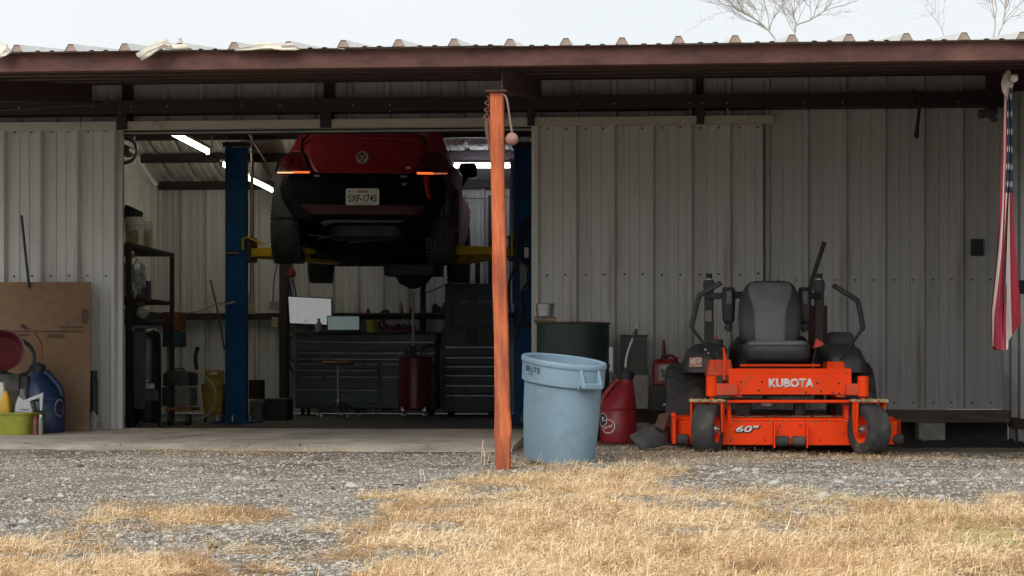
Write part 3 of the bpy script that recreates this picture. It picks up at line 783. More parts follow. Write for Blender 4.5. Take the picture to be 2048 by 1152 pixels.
# fenders
for (pts, d) in (([(1350, 742, 8), (1372, 712, 28), (1385, 697, 40), (1400, 690, 40)], .85),):
    pass
for s in (-1, 1):
    cx = mp(1408, 720, 1.0).x if s < 0 else mp(1680, 720, 1.0).x
    b = B(); zt_, zm = mp(0, 689, .95).z, mp(0, 750, .95).z
    rloft(b, [(cx, MY + 1.0, zm + .02, .15, .40), (cx, MY + 1.0, zm + .10, .15, .40), (cx + .02 * -s, MY + 1.02, zt_ - .045, .135, .38), (cx + .03 * -s, MY + 1.05, zt_ - .012, .11, .33), (cx + .035 * -s, MY + 1.05, zt_, .09, .28)], n=32, e=5)
    f_ = b.build('fender', M('fender_plastic', (.045, .048, .05), .5, var=.2, scale=8, dirt=(.09, .085, .08), damt=.4), mow, smooth=60)
    if s < 0:
        a, c = mp(1379, 734, .58), mp(1404, 715, .58); b = B(); b.bb((a.x, a.y, a.z), (c.x, a.y + .006, c.z)); b.build('sticker', M('orange_sticker', (.62, .10, .04), .6, var=.6, scale=40, col2=(.7, .62, .55)), f_)
        for px, py in ((1411, 699), (1417, 706)): q = mp(px, py, .62); b = B(); b.cyl(q, q + Vector((0, .1, 0)), .007, n=8); b.build('rivet', m_white, f_)
        a = mp(1432, 683, .9); b = B(); rloft(b, [(a.x, a.y, a.z - .03, .05, .05), (a.x, a.y, a.z + .012, .05, .05), (a.x, a.y, a.z + .016, .03, .03)], n=16); b.build('control_panel', m_blk, f_)
        b = B(); b.cyl(a + Vector((0, 0, .01)), a + Vector((0, 0, .035)), .01); b.build('knob', m_ord, f_)
# seat
m_seatb = m_gry
SY = .80
rows = []
def srow(py, half, d, th, cx=1539.5): q = mp(cx, py, d); return (q.x, q.y, q.z, half * mpp(cx, MY + d), th)
b = B(); rloft(b, [srow(688, 52, SY, .05), srow(672, 60, SY, .065), srow(640, 63, SY + .02, .065), srow(610, 62, SY + .04, .06), srow(588, 57, SY + .06, .055), srow(572, 48, SY + .07, .05), srow(565, 40, SY + .075, .04), srow(562, 28, SY + .08, .02)], n=36, e=4)
seat = b.build('seat_back', m_gryd, mow, smooth=70)
b = B(); rloft(b, [srow(684, 31, SY - .02, .055), srow(660, 32, SY - .012, .07), srow(620, 34, SY + .012, .072), srow(590, 43, SY + .035, .062), srow(574, 44, SY + .055, .055), srow(566, 38, SY + .066, .043), srow(563, 26, SY + .076, .02)], n=36, e=5)
b.build('seat_back_insert', m_gry, seat, smooth=70)
cxs = 1552
def crow(py, half, d, dep): q = mp(cxs, py, d); return (q.x, q.y, q.z, half * mpp(cxs, MY + d), dep)
b = B(); rloft(b, [crow(724, 58, .55, .20), crow(716, 64, .55, .235), crow(698, 66, .55, .245), crow(688, 64, .55, .235), crow(683, 54, .56, .20), crow(682, 40, .57, .16)], n=36, e=4.5)
cush = b.build('seat_cushion', m_gryd, mow, smooth=70)
b = B(); rloft(b, [crow(690, 62, .52, .215), crow(684.5, 59, .53, .215), crow(681.5, 50, .54, .19)], n=36, e=4.5); b.build('seat_cushion_top', m_gry, cush, smooth=70)
b = B(); a, c = mp(1500, 737, .5), mp(1600, 722, .5); b.bb((a.x, a.y, a.z - .04), (c.x, a.y + .3, c.z)); b.build('seat_base', m_blk, mow, bevel=.01)
# steering levers
def lever(pts, rad):
    p = [mp(x, y, d) for x, y, d in pts]
    return p
for pts in ([(1431, 718, .55), (1383, 655, .48), (1385, 645, .47), (1397, 596, .42), (1404, 588, .41), (1442, 566, .36)], [(1681, 720, .55), (1723, 660, .48), (1725, 650, .47), (1716, 606, .42), (1710, 598, .41), (1667, 571, .36)]):
    p = [mp(x, y, d) for x, y, d in pts]
    b = B(); b.tube(p[:3], .010, 10); l_ = b.build('control_lever', m_blk, mow, smooth=60)
    b = B(); b.tube(smoothpts(p[1:], 4), [.014] * 3 + [.019] * 18, 12) if len(smoothpts(p[1:], 4)) == 21 else b.tube(smoothpts(p[1:], 4), .018, 12)
    b.build('lever_grip', m_gryd, l_, smooth=60)
b = B(); b.tube([mp(1449, 760, .1), mp(1450, 715, .12), mp(1447, 694, .12)], [.010, .012, .006], 8); b.build('height_lever', m_or, mow)
b = B(); fl = [(1625, 697), (1632, 677), (1648, 688), (1640, 693)]; b.prism([(mp(x, y, .5).x, mp(x, y, .5).z) for x, y in fl], MY + .45, MY + .53); b.build('brake_handle', M('red_plastic', (.6, .06, .03), .5), mow, bevel=.004)
b = B(); b.tube([mp(1632, 694, .5), mp(1624, 726, .5)], .008, 8); b.build('brake_rod', m_blk, mow)
# roll bar folded behind the seat
for xp, xs in ((1418, 1457), (1638, 1609)):
    a, c = mp(xp, 715, 1.15), mp(xp, 572, 1.15)
    b = B(); b.bb((a.x - .033, a.y - .025, .3), (a.x + .033, a.y + .025, c.z)); rp = b.build('roll_bar_post', m_blk, mow, bevel=.006)
    t1 = mp(xp, 550, 1.15).z
    b = B(); rloft(b, [(a.x, a.y, c.z - .03, .04, .035), (a.x, a.y, c.z + .02, .042, .036), (a.x, a.y, c.z + .04, .034, .03)], n=16); b.build('hinge_block', m_gryd, rp)
    b = B(); b.cyl((a.x, a.y, c.z + .04), (a.x, a.y, c.z + .062), .022); b.cyl((a.x, a.y, c.z + .064), (a.x, a.y, t1 + .01), .026, .022); b.build('hinge_pin', m_blk, rp)
    b = B(); b.lathe([(.031, 0), (.031, .01)], 16, T((a.x, a.y, c.z + .043))); b.build('hinge_washer', m_steel, rp)
    e1, e2 = mp(xp, 592, 1.12), mp(xs, 592, 1.05)
    b = B(); b.beam(e1, e2, .045, .045); b.build('roll_bar_elbow', m_blk, rp, bevel=.006)
    if xp < 1500: b = B(); q = mp(xp, 632, 1.1); b.bb((q.x - .027, q.y - .002, q.z - .04), (q.x + .02, q.y + .02, q.z + .04)); b.build('warning_label', M('faded_label', (.3, .27, .24), .7, var=.3, scale=40), rp)
    b = B(); ct = mp(xs, 575, 1.0); cb = mp(xs, 640, .95)
    rloft(b, [(cb.x, cb.y, cb.z - .03, .022, .03), (cb.x, cb.y, cb.z, .042, .045), (ct.x, ct.y, ct.z - .09, .048, .05), (ct.x, ct.y, ct.z - .02, .046, .05), (ct.x, ct.y, ct.z, .036, .04)], n=20, e=4)
    arm = b.build('folded_bar', m_blk, rp, smooth=60)
    b = B(); b.tube([cb + Vector((0, -.01, .02)), cb + Vector((0, -.01, -.085))], .02, 12); b.tube([cb + Vector((-.03, -.01, -.055)), cb + Vector((.03, -.01, -.055))], .012, 8); b.build('bar_pin', m_gryd, rp)
    b = B(); b.bb((ct.x - .016, ct.y - .058, cb.z + .03), (ct.x + .016, ct.y - .045, ct.z - .03)); b.build('bar_strip', m_gry, rp)
b = B(); b.beam(mp(1470, 590, 1.05), mp(1600, 592, 1.05), .045, .05); b.build('roll_bar_cross', m_blk, mow)
# engine and tank behind
b = B(); a = mp(1540, 730, 1.35); rloft(b, [(a.x, a.y, .35, .30, .22), (a.x, a.y, .70, .30, .22), (a.x, a.y, .78, .24, .18)], n=24); b.build('engine_cover', m_blk, mow)
a, c = mp(1650, 722, 1.5), mp(1706, 664, 1.5); b = B(); rloft(b, [((a.x + c.x) / 2, a.y, a.z, .11, .08), ((a.x + c.x) / 2, a.y, c.z - .05, .11, .08), ((a.x + c.x) / 2 , a.y, c.z - .012, .095, .07), ((a.x + c.x) / 2, a.y, c.z, .06, .05)], n=24); b.build('fuel_tank', M('grey_tank', (.10, .105, .105), .6), mow, smooth=60)
a, c = mp(1618, 725, 1.38), mp(1655, 611, 1.38); b = B(); b.bb((a.x, a.y, a.z), (c.x, a.y + .05, c.z)); b.build('rear_guard', M('brown_red_panel', (.13, .055, .04), .8, var=.2), mow, bevel=.004)

b = B(); b.tube([P(1612, 640, MY + 1.62), P(1623, 562, MY + 1.62), P(1649, 484, MY + 1.62)], [.014, .016, .017], 10); b.build('leaning_pole', m_blk, label='black pole leaning upward behind the right side of the mower seat', cat='pole', smooth=60)

b = B()
for i in range(170):
    px = random.uniform(1455, 1695); d = random.uniform(.14, .30); p = mp(px, 834, .2); p.y = MY + d; p.z = z2 + .004 + random.uniform(0, .006); a_ = random.uniform(0, 6.28); l = random.uniform(.012, .04)
    b.tube([p, p + Vector((math.cos(a_) * l, math.sin(a_) * l, random.uniform(-.002, .008)))], .0013, 3)
for i in range(60):
    p = mp(random.uniform(1450, 1700), 842, .12); p.y = MY + .128; p.z += random.uniform(-.006, .004); b.tube([p, p + Vector((random.uniform(-.02, .02), -.004, random.uniform(-.012, .004)))], .0012, 3)
b.build('grass_clippings', m_strawp, deck, kind='stuff')
for px, py in ((1462, 880), (1530, 880), (1640, 880), (1688, 868), (1560, 851), (1600, 851)):
    q = mp(px, py, .128); b = B(); b.cyl(q + Vector((0, .006, 0)), q - Vector((0, .005, 0)), .006, n=6); b.build('deck_bolt', m_blk, deck)
# ------------------------------------------------------------------ things in front of the wall
# grey trash can, leaning
def lean(c, ax, ay): return T(c) @ Matrix.Rotation(ay, 4, 'Y') @ Matrix.Rotation(ax, 4, 'X')
m_can = M('grey_polyethylene', (.215, .325, .415), .55, var=.08, scale=4, bump=.04, bscale=90, dirt=(.17, .255, .32), damt=.38, dscale=5, spec=.25)
cy = 10.12
cb = P(1118, 926, cy); cb.z = 0.0
tc = thing('trash_can', cb, 'large grey-blue plastic trash can standing beside the orange post', 'trash can')
k = mpp(1118, cy); rb, rt, H = 71 * k, 81 * k, 204 * k
m = T((0, 0, .015)) @ Matrix.Rotation(R(3.2), 4, 'Y') @ Matrix.Rotation(R(6), 4, 'X')
SH = Matrix(((1, 0, .0, 0), (0, 1, 0, 0), (-.06, 0, 1, 0), (0, 0, 0, 1)))
sm = m @ SH
zb2 = H * .76
b = B(); b.lathe([(rb - .02, 0), (rb - .006, .004), (rb, .02), (rb + (rt - rb) * .5, zb2 * .55), (rb + (rt - rb) * .51 + .0015, zb2 * .80), (rb + (rt - rb) * .62, zb2), (rt - .012, H * .99), (rt - .022, H * .99), (rb - .006, .03), (.001, .03)], 56, sm, caps=True)
body = b.build('can_body', m_can, tc, world=False)
b = B(); b.lathe([(rb + (rt - rb) * .62 + .001, zb2 - .004), (rt - .001, zb2 + .001), (rt + .005, zb2 + .008), (rt + .006, H * .955), (rt - .008, H * .955)], 56, sm, caps=False); b.build('can_collar', m_can, tc, world=False)
b = B(); b.lathe([(rt - .012, H * .945), (rt + .010, H * .945), (rt + .013, H * .955), (rt + .013, H * .985), (rt + .008, H), (rt - .01, H), (rt - .016, H * .99)], 56, sm, caps=False); b.build('can_rim', m_can, tc, world=False)
for az in (R(-50), R(130)):
    hm = sm @ RZ(az)
    b = B()
    for q in (-1, 1): b.loft([[(rt - .005, q * .062 + e_, H * .95), (rt + .012, q * .062 + e_, H * .95), (rt + .047, q * .062 + e_, zb2 + .035), (rt + .038, q * .062 + e_, zb2 + .022), (rt - .008, q * .062 + e_, zb2 + .02)] for e_ in (-.006, .006)], m=hm)
    b.box((rt + .034, 0, zb2 + .027), (.03, .135, .03), hm)
    b.loft([[(rt - .004, -.07, zb2 - .012), (rt + .002, -.07, zb2 + .02), (rt - .01, -.07, zb2 + .02)], [(rt + .0, 0, zb2 - .005), (rt + .03, 0, zb2 + .014), (rt - .01, 0, zb2 + .014)], [(rt - .004, .07, zb2 - .012), (rt + .002, .07, zb2 + .02), (rt - .01, .07, zb2 + .02)]], m=hm)
    b.build('can_handle', m_can, tc, world=False, bevel=.003, smooth=30)
# lettering wrapped on the collar
m_ink = M('navy_print', (.018, .028, .045), .6)
def wrapped(body_, h, w, zc_, az, name, bold=0.):
    o = text(body_, h, m_ink, name, tc, Matrix(), bold=bold, width=w, depth=.0)
    o.modifiers.clear(); me = o.data
    bm = bmesh.new(); bm.from_mesh(me); bmesh.ops.triangulate(bm, faces=bm.faces); bm.to_mesh(me); bm.free()
    for v in me.vertices:
        a = az + v.co.x / rt; rr_ = rt + .0085; z = zc_ + v.co.y
        p = sm @ Vector((rr_ * math.cos(a), rr_ * math.sin(a), z)); v.co = p
    return o
wrapped('BRUTE', .030, .122, H * .895, R(-90) - .80, 'lettering', .01)
wrapped('Rubbermaid', .006, .036, H * .855, R(-90) - .84, 'lettering', .02)
wrapped('commercial products', .0045, .034, H * .842, R(-90) - .84, 'lettering', .02)
# dark green drum
m_drum = M('dark_green_steel', (.018, .034, .034), .5, .1, var=.25, scale=5, dirt=(.05, .035, .025), damt=.3)
dY = 13.35; c = P(1146, 870, dY); k = mpp(1146, dY); dr = thing('steel_drum', (c.x, dY, -.03), 'tall dark green steel drum standing behind the grey trash can', 'drum')
zt_ = P(1146, 646, dY).z + .03; r = 74 * k
b = B(); b.lathe([(r - .012, 0), (r, .006), (r, .02), (r - .005, .03), (r - .005, zt_ * .33), (r + .004, zt_ * .34), (r - .005, zt_ * .355), (r - .005, zt_ * .63), (r + .004, zt_ * .645), (r - .005, zt_ * .66), (r - .005, zt_ - .02), (r - .005, zt_ - .005), (r - .03, zt_ - .01), (.001, zt_ - .012)], 48); b.build('drum_body', m_drum, dr, world=False)
b = B(); b.torus((0, 0, zt_ - .004), r - .001, .007, 48, 8); b.build('drum_rim', M('rusty_rim', (.10, .06, .045), .8, var=.3), dr, world=False)
b = B(); b.bb((r - .02, -.03, zt_ * .60), (r + .02, .0, zt_ * .80)); b.build('drum_strap', m_galv, dr, world=False)
# bucket on a short log on the drum
bx = P(1090, 640, dY - .05); zd = zt_ - .03 + .004
b = B(); p0 = P(1069, 633, dY - .05); p1 = P(1112, 633, dY - .05)
b.cyl(Vector((p0.x, p0.y, zd + .022)), Vector((p1.x, p1.y, zd + .020)), .024, .021, 12); lg = b.build('log_piece', M('bare_wood', (.30, .235, .16), .9, var=.3, scale=18, bump=.4), label='short pale wood log lying on top of the dark green drum', cat='log')
bk = thing('metal_bucket', (bx.x, bx.y + .02, zd + .046), 'small galvanized bucket standing on the log on the drum', 'bucket')
hb = P(1090, 608, dY - .05).z - zd - .046; rb_ = 19.5 * k
b = B(); b.lathe([(.001, .004), (rb_ * .84, .004), (rb_ * .84, 0), (rb_ * .86, 0), (rb_ * .98, hb), (rb_ * .95, hb), (rb_ * .83, .008), (.001, .008)], 32); b.build('bucket_body', m_galv, bk, world=False)
b = B(); b.torus((0, 0, hb), rb_ * .98, .004, 32, 6); b.torus((0, 0, hb * .55), rb_ * .925, .0025, 32, 6); b.build('bucket_rim', m_galv, bk, world=False)
# utility jugs
def jug(name, c, scale, mat, flip, label, cap='b'):
    """round racing fuel jug: body, loop handle, ribbed cap"""
    j = thing(name, c, label, 'fuel jug'); s = -1 if flip else 1; r, hh = scale
    b = B(); b.lathe([(r * .9, 0), (r * .97, .006), (r, .02), (r, hh * .50), (r * .985, hh * .505), (r * .985, hh * .515), (r, hh * .52), (r * .99, hh * .56)], 40)
    secs = []
    for t, rx, ox in ((.56, .99, 0), (.66, .87, -.10), (.76, .70, -.24), (.84, .56, -.34), (.90, .44, -.42), (.96, .34, -.46), (1.0, .33, -.46)):
        secs.append([(s * (r * ox) + r * rx * math.cos(2 * math.pi * i / 40), r * min(rx, .92 if t > .6 else .99) * math.sin(2 * math.pi * i / 40), hh * t) for i in range(40)])
    b.loft(secs); bd = b.build('jug_body', mat, j, world=False, smooth=60)
    b = B(); pts = [(s * r * x, 0, hh * z) for x, z in ((-.10, .965), (.10, .955), (.40, .86), (.72, .74), (.86, .64), (.84, .55))]
    b.tube(smoothpts(pts, 5), r * .16, 10); b.build('jug_handle', mat, j, world=False, smooth=70)
    b = B(); cxj = s * -.46 * r; prof = []
    b.lathe([(r * .36, hh * .985), (r * .40, hh * .99), (r * .40, hh * 1.10), (r * .30, hh * 1.115), (r * .10, hh * 1.12), (r * .09, hh * 1.15)], 24, T((cxj, 0, 0)))
    for i in range(20):
        a = 2 * math.pi * i / 20; b.box((r * .405 * math.cos(a), r * .405 * math.sin(a), hh * 1.045), (.008, .008, hh * .09), T((cxj, 0, 0)), rz=a)
    b.build('jug_cap', m_blk, j, world=False)
    b = B(); b.cyl((s * .12 * r, 0, hh * .96), (s * .12 * r, 0, hh * 1.03), r * .07); b.build('vent_cap', m_blk, j, world=False)
    return j, cxj
m_red = M('red_plastic_jug', (.26, .014, .022), .42, var=.12, scale=6, dirt=(.10, .035, .03), damt=.4, dscale=5)
m_blue = M('blue_plastic_jug', (.012, .035, .10), .4, var=.15, scale=6, dirt=(.03, .04, .06), damt=.3)
jY = 12.85; c = P(1236, 882, jY); k = mpp(1236, jY); c.z = -.004
rj, hj = 36.5 * k, P(1236, 757, jY).z - c.z
jr, cxj = jug('fuel_jug', c, (rj, hj), m_red, True, 'red round fuel jug with steel spout beside the trash can', None)
m_clear = M('clear_hose', (.5, .48, .44), .25, var=.1)
pts = [P(x, y, jY) - c for x, y in ((1251, 735), (1253, 715), (1259, 694), (1266, 677))]
b = B(); b.tube(smoothpts(pts, 4), .009, 10); sp = b.build('spout_hose', m_clear, jr, world=False, smooth=70)
b = B(); b.tube([P(1266, 677, jY) - c, P(1272, 662, jY) - c], [.014, .017], 12); b.tube([P(1272, 662, jY) - c, P(1275, 652, jY) - c], [.010, .012], 10); b.build('spout_tip', m_gryd, sp, world=False)
b = B(); b.lathe([(.012, 0), (.012, .02)], 10, T(P(1274, 657, jY) - c)); b.build('spout_collar', m_white, sp, world=False)
# round emblem on the jug
def disc_on(j, r, az, zc_, rx, rz_, mat, name, lift=.0015, ring=0., parent=None):
    b = B(); n = 36; vs = []
    for i in range(n):
        t = 2 * math.pi * i / n
        for q in ((1., 1 - ring) if ring else (1.,)):
            a = az + rx * q * math.cos(t) / r; vs.append(((r + lift) * math.cos(a), (r + lift) * math.sin(a), zc_ + rz_ * q * math.sin(t)))
    if ring: b.add(vs, [(2 * i, 2 * ((i + 1) % n), 2 * ((i + 1) % n) + 1, 2 * i + 1) for i in range(n)])
    else:
        vs.append(((r + lift) * math.cos(az), (r + lift) * math.sin(az), zc_)); b.add(vs, [(i, (i + 1) % n, n) for i in range(n)])
    return b.build(name, mat, parent or j, world=False, recalc=False)
e_ = disc_on(jr, rj, R(-90) - .58, hj * .27, .058, .052, m_red, 'emblem', .001)
disc_on(jr, rj, R(-90) - .58, hj * .27, .058, .052, m_white, 'emblem_ring', .002, .10, parent=e_)
disc_on(jr, rj, R(-90) - .95, hj * .37, .044, .048, M('navy_print', (.018, .028, .045)), 'emblem_disc', .0028, parent=e_)
disc_on(jr, rj, R(-90) - .95, hj * .37, .046, .050, m_white, 'emblem_disc_ring', .0034, .10, parent=e_)
def curved_text(s, h, w, zc_, az, r, mat, par, bold=0., shear=0., tilt=0.):
    o = text(s, h, mat, 'lettering', par, Matrix(), bold=bold, width=w, depth=0., shear=shear); o.modifiers.clear()
    for v in o.data.vertices:
        a = az + v.co.x / r; v.co = (r * math.cos(a), r * math.sin(a), zc_ + v.co.y + tilt * v.co.x)
    return o
curved_text('Racing', .026, .075, hj * .26, R(-90) - .55, rj + .003, m_white, e_, .01, .35, .35)
curved_text('P', .034, .022, hj * .38, R(-90) - .92, rj + .0036, m_white, e_, .05)
# blue jug on the left, sharing the shape
jY2 = 13.3; c2 = P(92, 864, jY2); k = mpp(92, jY2); c2.z = .05
rj2, hj2 = 37 * k, P(92, 742, jY2).z - .05
jb, cxb = jug('fuel_jug', c2, (rj2, hj2), m_blue, False, 'blue round fuel jug with bent amber spout in front of the cardboard', None)
m_amber = M('amber_hose', (.20, .075, .02), .3, var=.2)
pts = [P(x, y, jY2) - c2 for x, y in ((82, 716), (83, 700), (78, 680), (66, 663), (52, 656))]
b = B(); b.tube(smoothpts(pts, 5), .0095, 10); sp = b.build('spout_hose', m_amber, jb, world=False, smooth=70)
b = B(); b.tube([P(54, 657, jY2) - c2, P(43, 651, jY2) - c2], [.013, .015], 10); b.build('spout_tip', m_blk, sp, world=False)
b = B(); b.lathe([(.014, 0), (.012, .02)], 10, T(P(82, 716, jY2) - c2)); b.build('spout_collar', m_amber, sp, world=False)
disc_on(jb, rj2, R(-90) + 1.12, hj2 * .40, .05, .07, m_blue, 'emblem', .001); disc_on(jb, rj2, R(-90) + 1.12, hj2 * .40, .05, .07, M('red_ring', (.35, .06, .06), .6, col2=(.6, .5, .5)), 'emblem_ring', .002, .16)
# small red gas can on blocks
gY = 13.45; a = P(1331, 771, gY); g = thing('gas_can', a, 'small red gas can with upright spout standing on blocks by the wall', 'gas can')
k = mpp(1331, gY); w, h = 26 * k, 54 * k
b = B(); rloft(b, [(0, 0, 0, w * .85, .07), (0, 0, .01, w, .085), (0, 0, h * .78, w, .085), (0, 0, h * .93, w * .88, .075), (0, 0, h, w * .5, .05)], n=28, e=5); gb = b.build('can_body', m_red, g, world=False, smooth=50)
b = B(); b.tube(smoothpts([(-w * .1, 0, h * .98), (w * .3, 0, h * 1.12), (w * .8, 0, h * 1.0), (w * .92, 0, h * .75)], 5), .012, 8); b.build('can_handle', m_red, g, world=False)
b = B(); b.cyl((-.01, 0, h * .96), (-.01, 0, h * 1.12), .026); b.build('can_cap', m_blk, g, world=False)
b = B(); b.cyl((-.01, 0, h * 1.1), (-.015, 0, h * 1.68), .016, .010); b.build('can_spout', M('dark_red_spout', (.13, .015, .012), .5), g, world=False)
b = B(); b.bb((-w * .55, -.092, h * .18), (w * .5, -.083, h * .78)); b.build('can_label', M('worn_white_label', (.08, .03, .03), .7, var=.5, scale=28, col2=(.62, .60, .57)), gb, world=False)
# blocks, timber sill, slabs along the wall
def block(px0, px1, py0, py1, Y, dep, label, nm='concrete_block', mat=None, cat='block', rz=0.):
    a, c = P(px0, py1, Y), P(px1, py0, Y)
    b = B(); b.bb((a.x, Y, a.z), (c.x, Y + dep, c.z))
    return b.build(nm, mat or m_block, bevel=.005, label=label, cat=cat)
block(1838, 1891, 846, 888, 13.7, .19, 'grey concrete block under the timber sill right of the mower')
xs0, xs1 = P(1210, 830, 13.8).x, P(2020, 830, 13.8).x
b = B(); za, zb_ = P(1800, 845, 13.78).z, P(1800, 819, 13.78).z
secs = []
for i in range(30):
    X = xs0 + (xs1 - xs0) * i / 29; d = .005 * mnoise.noise(Vector((X * 3, 1, 0))); q = .004 * mnoise.noise(Vector((X * 7, 4, 0)))
    secs.append([(X, 13.78 + d, za + q), (X, 13.96, za + q), (X, 13.96, zb_ - .004), (X, 13.78 + d, zb_ - .004 + q)])
b.loft(secs); b.build('timber_sill', m_wood, label='long dark weathered timber under the right-hand wall', cat='timber', bevel=.006)
block(1300, 1365, 773, 822, 13.38, .2, 'dark concrete block under the small red gas can', mat=M('dark_block', (.07, .07, .07), .95, bump=.4))
block(1225, 1296, 750, 818, 13.5, .15, 'grey concrete block stacked behind the red fuel jug')
block(1219, 1300, 846, 886, 13.6, .15, 'long grey concrete block under the timber behind the red jug')
b = B(); a, c = P(1242, 752, 13.62), P(1293, 671, 13.7); b.bb((a.x, 13.60, a.z), (c.x, 13.72, c.z)); b.bb((a.x - .008, 13.59, c.z - .01), (c.x + .008, 13.73, c.z + .004)); bb_ = b.build('storage_bin', M('grey_bin', (.095, .10, .105), .6, var=.15, scale=3), label='plain grey upright bin between the red jug and the wall', cat='bin', bevel=.006)
b = B(); b.tube([P(1264, 672, 13.55), P(1263, 655, 13.55), P(1265, 648, 13.55)], [.03, .03, .022], 14); b.build('black_nozzle', m_blk, label='black nozzle standing up behind the red jug spout', cat='nozzle') if False else None
b = B(); a, c = P(1296, 796, 13.84), P(1307, 620, 13.84)
# dirt pile under the sill
b = B()
n = 40
secs = []
for j in range(6):
    row = []
    for i in range(n + 1):
        X = P(1700, 880, 13.3).x + (X_END + .05 - P(1700, 880, 13.3).x) * i / n
        Y = 13.05 + j * .17; z = -.06 + .08 * math.sin(min(1, j / 5) * math.pi * .5) * (.65 + .6 * mnoise.noise(Vector((X * 5, Y * 5, 2)))) + .02 * mnoise.noise(Vector((X * 25, Y * 25, 2)))
        row.append((X, Y, z))
    secs.append(row)
b.loft(secs, closed=False, caps=False); b.build('dark_soil', M('dark_soil', (.035, .032, .03), .97, var=.4, scale=30, bump=.8, bscale=60), kind='structure')
# ------------------------------------------------------------------ left corner
cY = 13.62
b = B(); a = [(0 - 90, 868), (176, 864), (182, 567), (60, 562), (-90, 562)]
secs = []
for t in range(7):
    q = t / 6
    yy = cY - .10 + .26 * q * .9
    x0, x1 = P(-90, 700, yy).x, P(178 + 4 * q, 700, yy).x
    z = .052 + (P(100, 564, cY + .134).z - .052) * q
    secs.append([(x0, yy + .006, z), (x0, yy, z), (x1, yy + .01 * math.sin(q * 3), z), (x1, yy + .006 + .01 * math.sin(q * 3), z)])
b.loft(secs); m_card = M('cardboard', (.205, .125, .075), .9, var=.12, scale=14, stretch=(1, 1, 1), bump=.05, dirt=(.115, .075, .05), damt=.25, dscale=3)
cd = b.build('cardboard_sheet', m_card, label='large brown cardboard sheet leaning on the left sliding door', cat='cardboard', smooth=0)
b = B(); m_crease = M('cardboard_stain', (.10, .065, .045), .9, var=.3, scale=20, stretch=(1, 1, 4))
for x0, x1, y0, y1 in ((0, 165, 661, 664), (118, 165, 652, 656), (95, 128, 668, 676), (163, 175, 618, 652), (10, 60, 668, 672)):
    zmid = P(0, (y0 + y1) / 2, cY).z; yy = cY - .10 + .234 * (zmid - .052) / (P(100, 564, cY + .134).z - .052) - .0025; p0, p1 = P(x0, y1, yy), P(x1, y0, yy)
    b.bb((p0.x, yy, p0.z), (p1.x, yy + .002, p1.z))
b.build('stain', m_crease, cd, kind='stuff')
b = B(); b.tube([P(58, 575, 13.74), P(43, 431, 13.80)], .011, 10); b.build('black_rod', m_blk, label='thin black rod standing up behind the cardboard sheet', cat='rod')
# green tub and what it holds
tY = 13.0; a = P(20, 866, tY); a.z = .02; k = mpp(30, tY)
tub = thing('plastic_tub', (P(5, 866, tY).x, tY, .047), 'shallow lime-green plastic tub holding oil bottles at the far left', 'tub')
hx, ht = 72 * k, 42 * k; m_lime = M('lime_plastic', (.33, .36, .035), .5, var=.2, scale=5, dirt=(.20, .22, .04), damt=.4)
b = B(); b.loft([sell(0, 0, 0, hx * .9, .15, 32, 5), sell(0, 0, ht, hx * .985, .17, 32, 5), sell(0, 0, ht + .002, hx * .96, .165, 32, 5), sell(0, 0, .012, hx * .87, .14, 32, 5)]); b.build('tub_body', m_lime, tub, world=False, smooth=50)
b = B(); b.loft([sell(0, 0, ht - .004, hx * .98, .168, 32, 5), sell(0, 0, ht - .006, hx * 1.07, .185, 32, 5), sell(0, 0, ht + .006, hx * 1.07, .185, 32, 5), sell(0, 0, ht + .008, hx * .98, .168, 32, 5)], caps=False); b.build('tub_rim', m_lime, tub, world=False, smooth=50)
zt0 = .062
b = B(); cx = P(10, 0, tY); zz = P(0, 782, tY).z
rloft(b, [(P(14, 0, tY).x, tY - .02, zt0, .045, .05), (P(14, 0, tY).x, tY - .02, P(0, 815, tY).z, .045, .05), (P(14, 0, tY).x, tY - .02, P(0, 795, tY).z, .034, .04), (P(14, 0, tY).x, tY - .02, zz, .014, .02)], n=20); b.build('yellow_bottle', M('yellow_plastic', (.62, .36, .02), .45, var=.12), label='yellow plastic oil bottle standing in the lime-green tub', cat='bottle', smooth=50)
b = B(); rloft(b, [(P(0, 0, tY).x - .02, tY + .07, zt0, .05, .04), (P(0, 0, tY).x - .02, tY + .07, P(0, 800, tY).z, .05, .04), (P(0, 0, tY).x - .01, tY + .07, P(0, 778, tY).z, .028, .03), (P(0, 0, tY).x - .01, tY + .07, P(0, 765, tY).z, .018, .018)], n=20); b.build('white_bottle', M('white_plastic', (.62, .62, .6), .5, var=.1), label='white plastic bottle behind the yellow one in the tub', cat='bottle', smooth=50)
ob = thing('oil_jug', (P(50, 0, tY).x, tY - .03, zt0), 'pale grey motor oil jug lying tilted in the lime-green tub', 'oil jug')
m_pale = M('pale_plastic', (.50, .53, .55), .45, var=.1); m_sil = M('silver_plastic', (.13, .14, .145), .4, var=.15)
yy = tY - .03
b = B(); q = [(P(x, y, yy).x, P(x, y, yy).z) for x, y in ((32, 822), (35, 800), (42, 786), (52, 784), (56, 800), (68, 806), (72, 822))]; b.prism(q, yy - .03, yy + .04); bd = b.build('jug_body', m_sil, ob, bevel=.008)
b = B(); q = [(P(x, y, yy).x, P(x, y, yy).z) for x, y in ((34, 824), (35, 809), (41, 793), (52, 800), (90, 785), (88, 820), (84, 821), (83, 795), (63, 802), (69, 824))]; b.prism(q, yy - .045, yy - .032); b.build('jug_label', m_pale, ob)
b = B(); p = P(47, 0, yy); b.cyl((p.x, yy, P(0, 786, yy).z), (p.x + .002, yy, P(0, 778, yy).z), .028, n=16); b.build('jug_cap', m_sil, ob)
t_ = P(49, 819, yy - .047) - Vector(ob.location); text('Mobil', .012, m_decb, 'lettering', ob, T(t_) @ FRONT, width=.062)
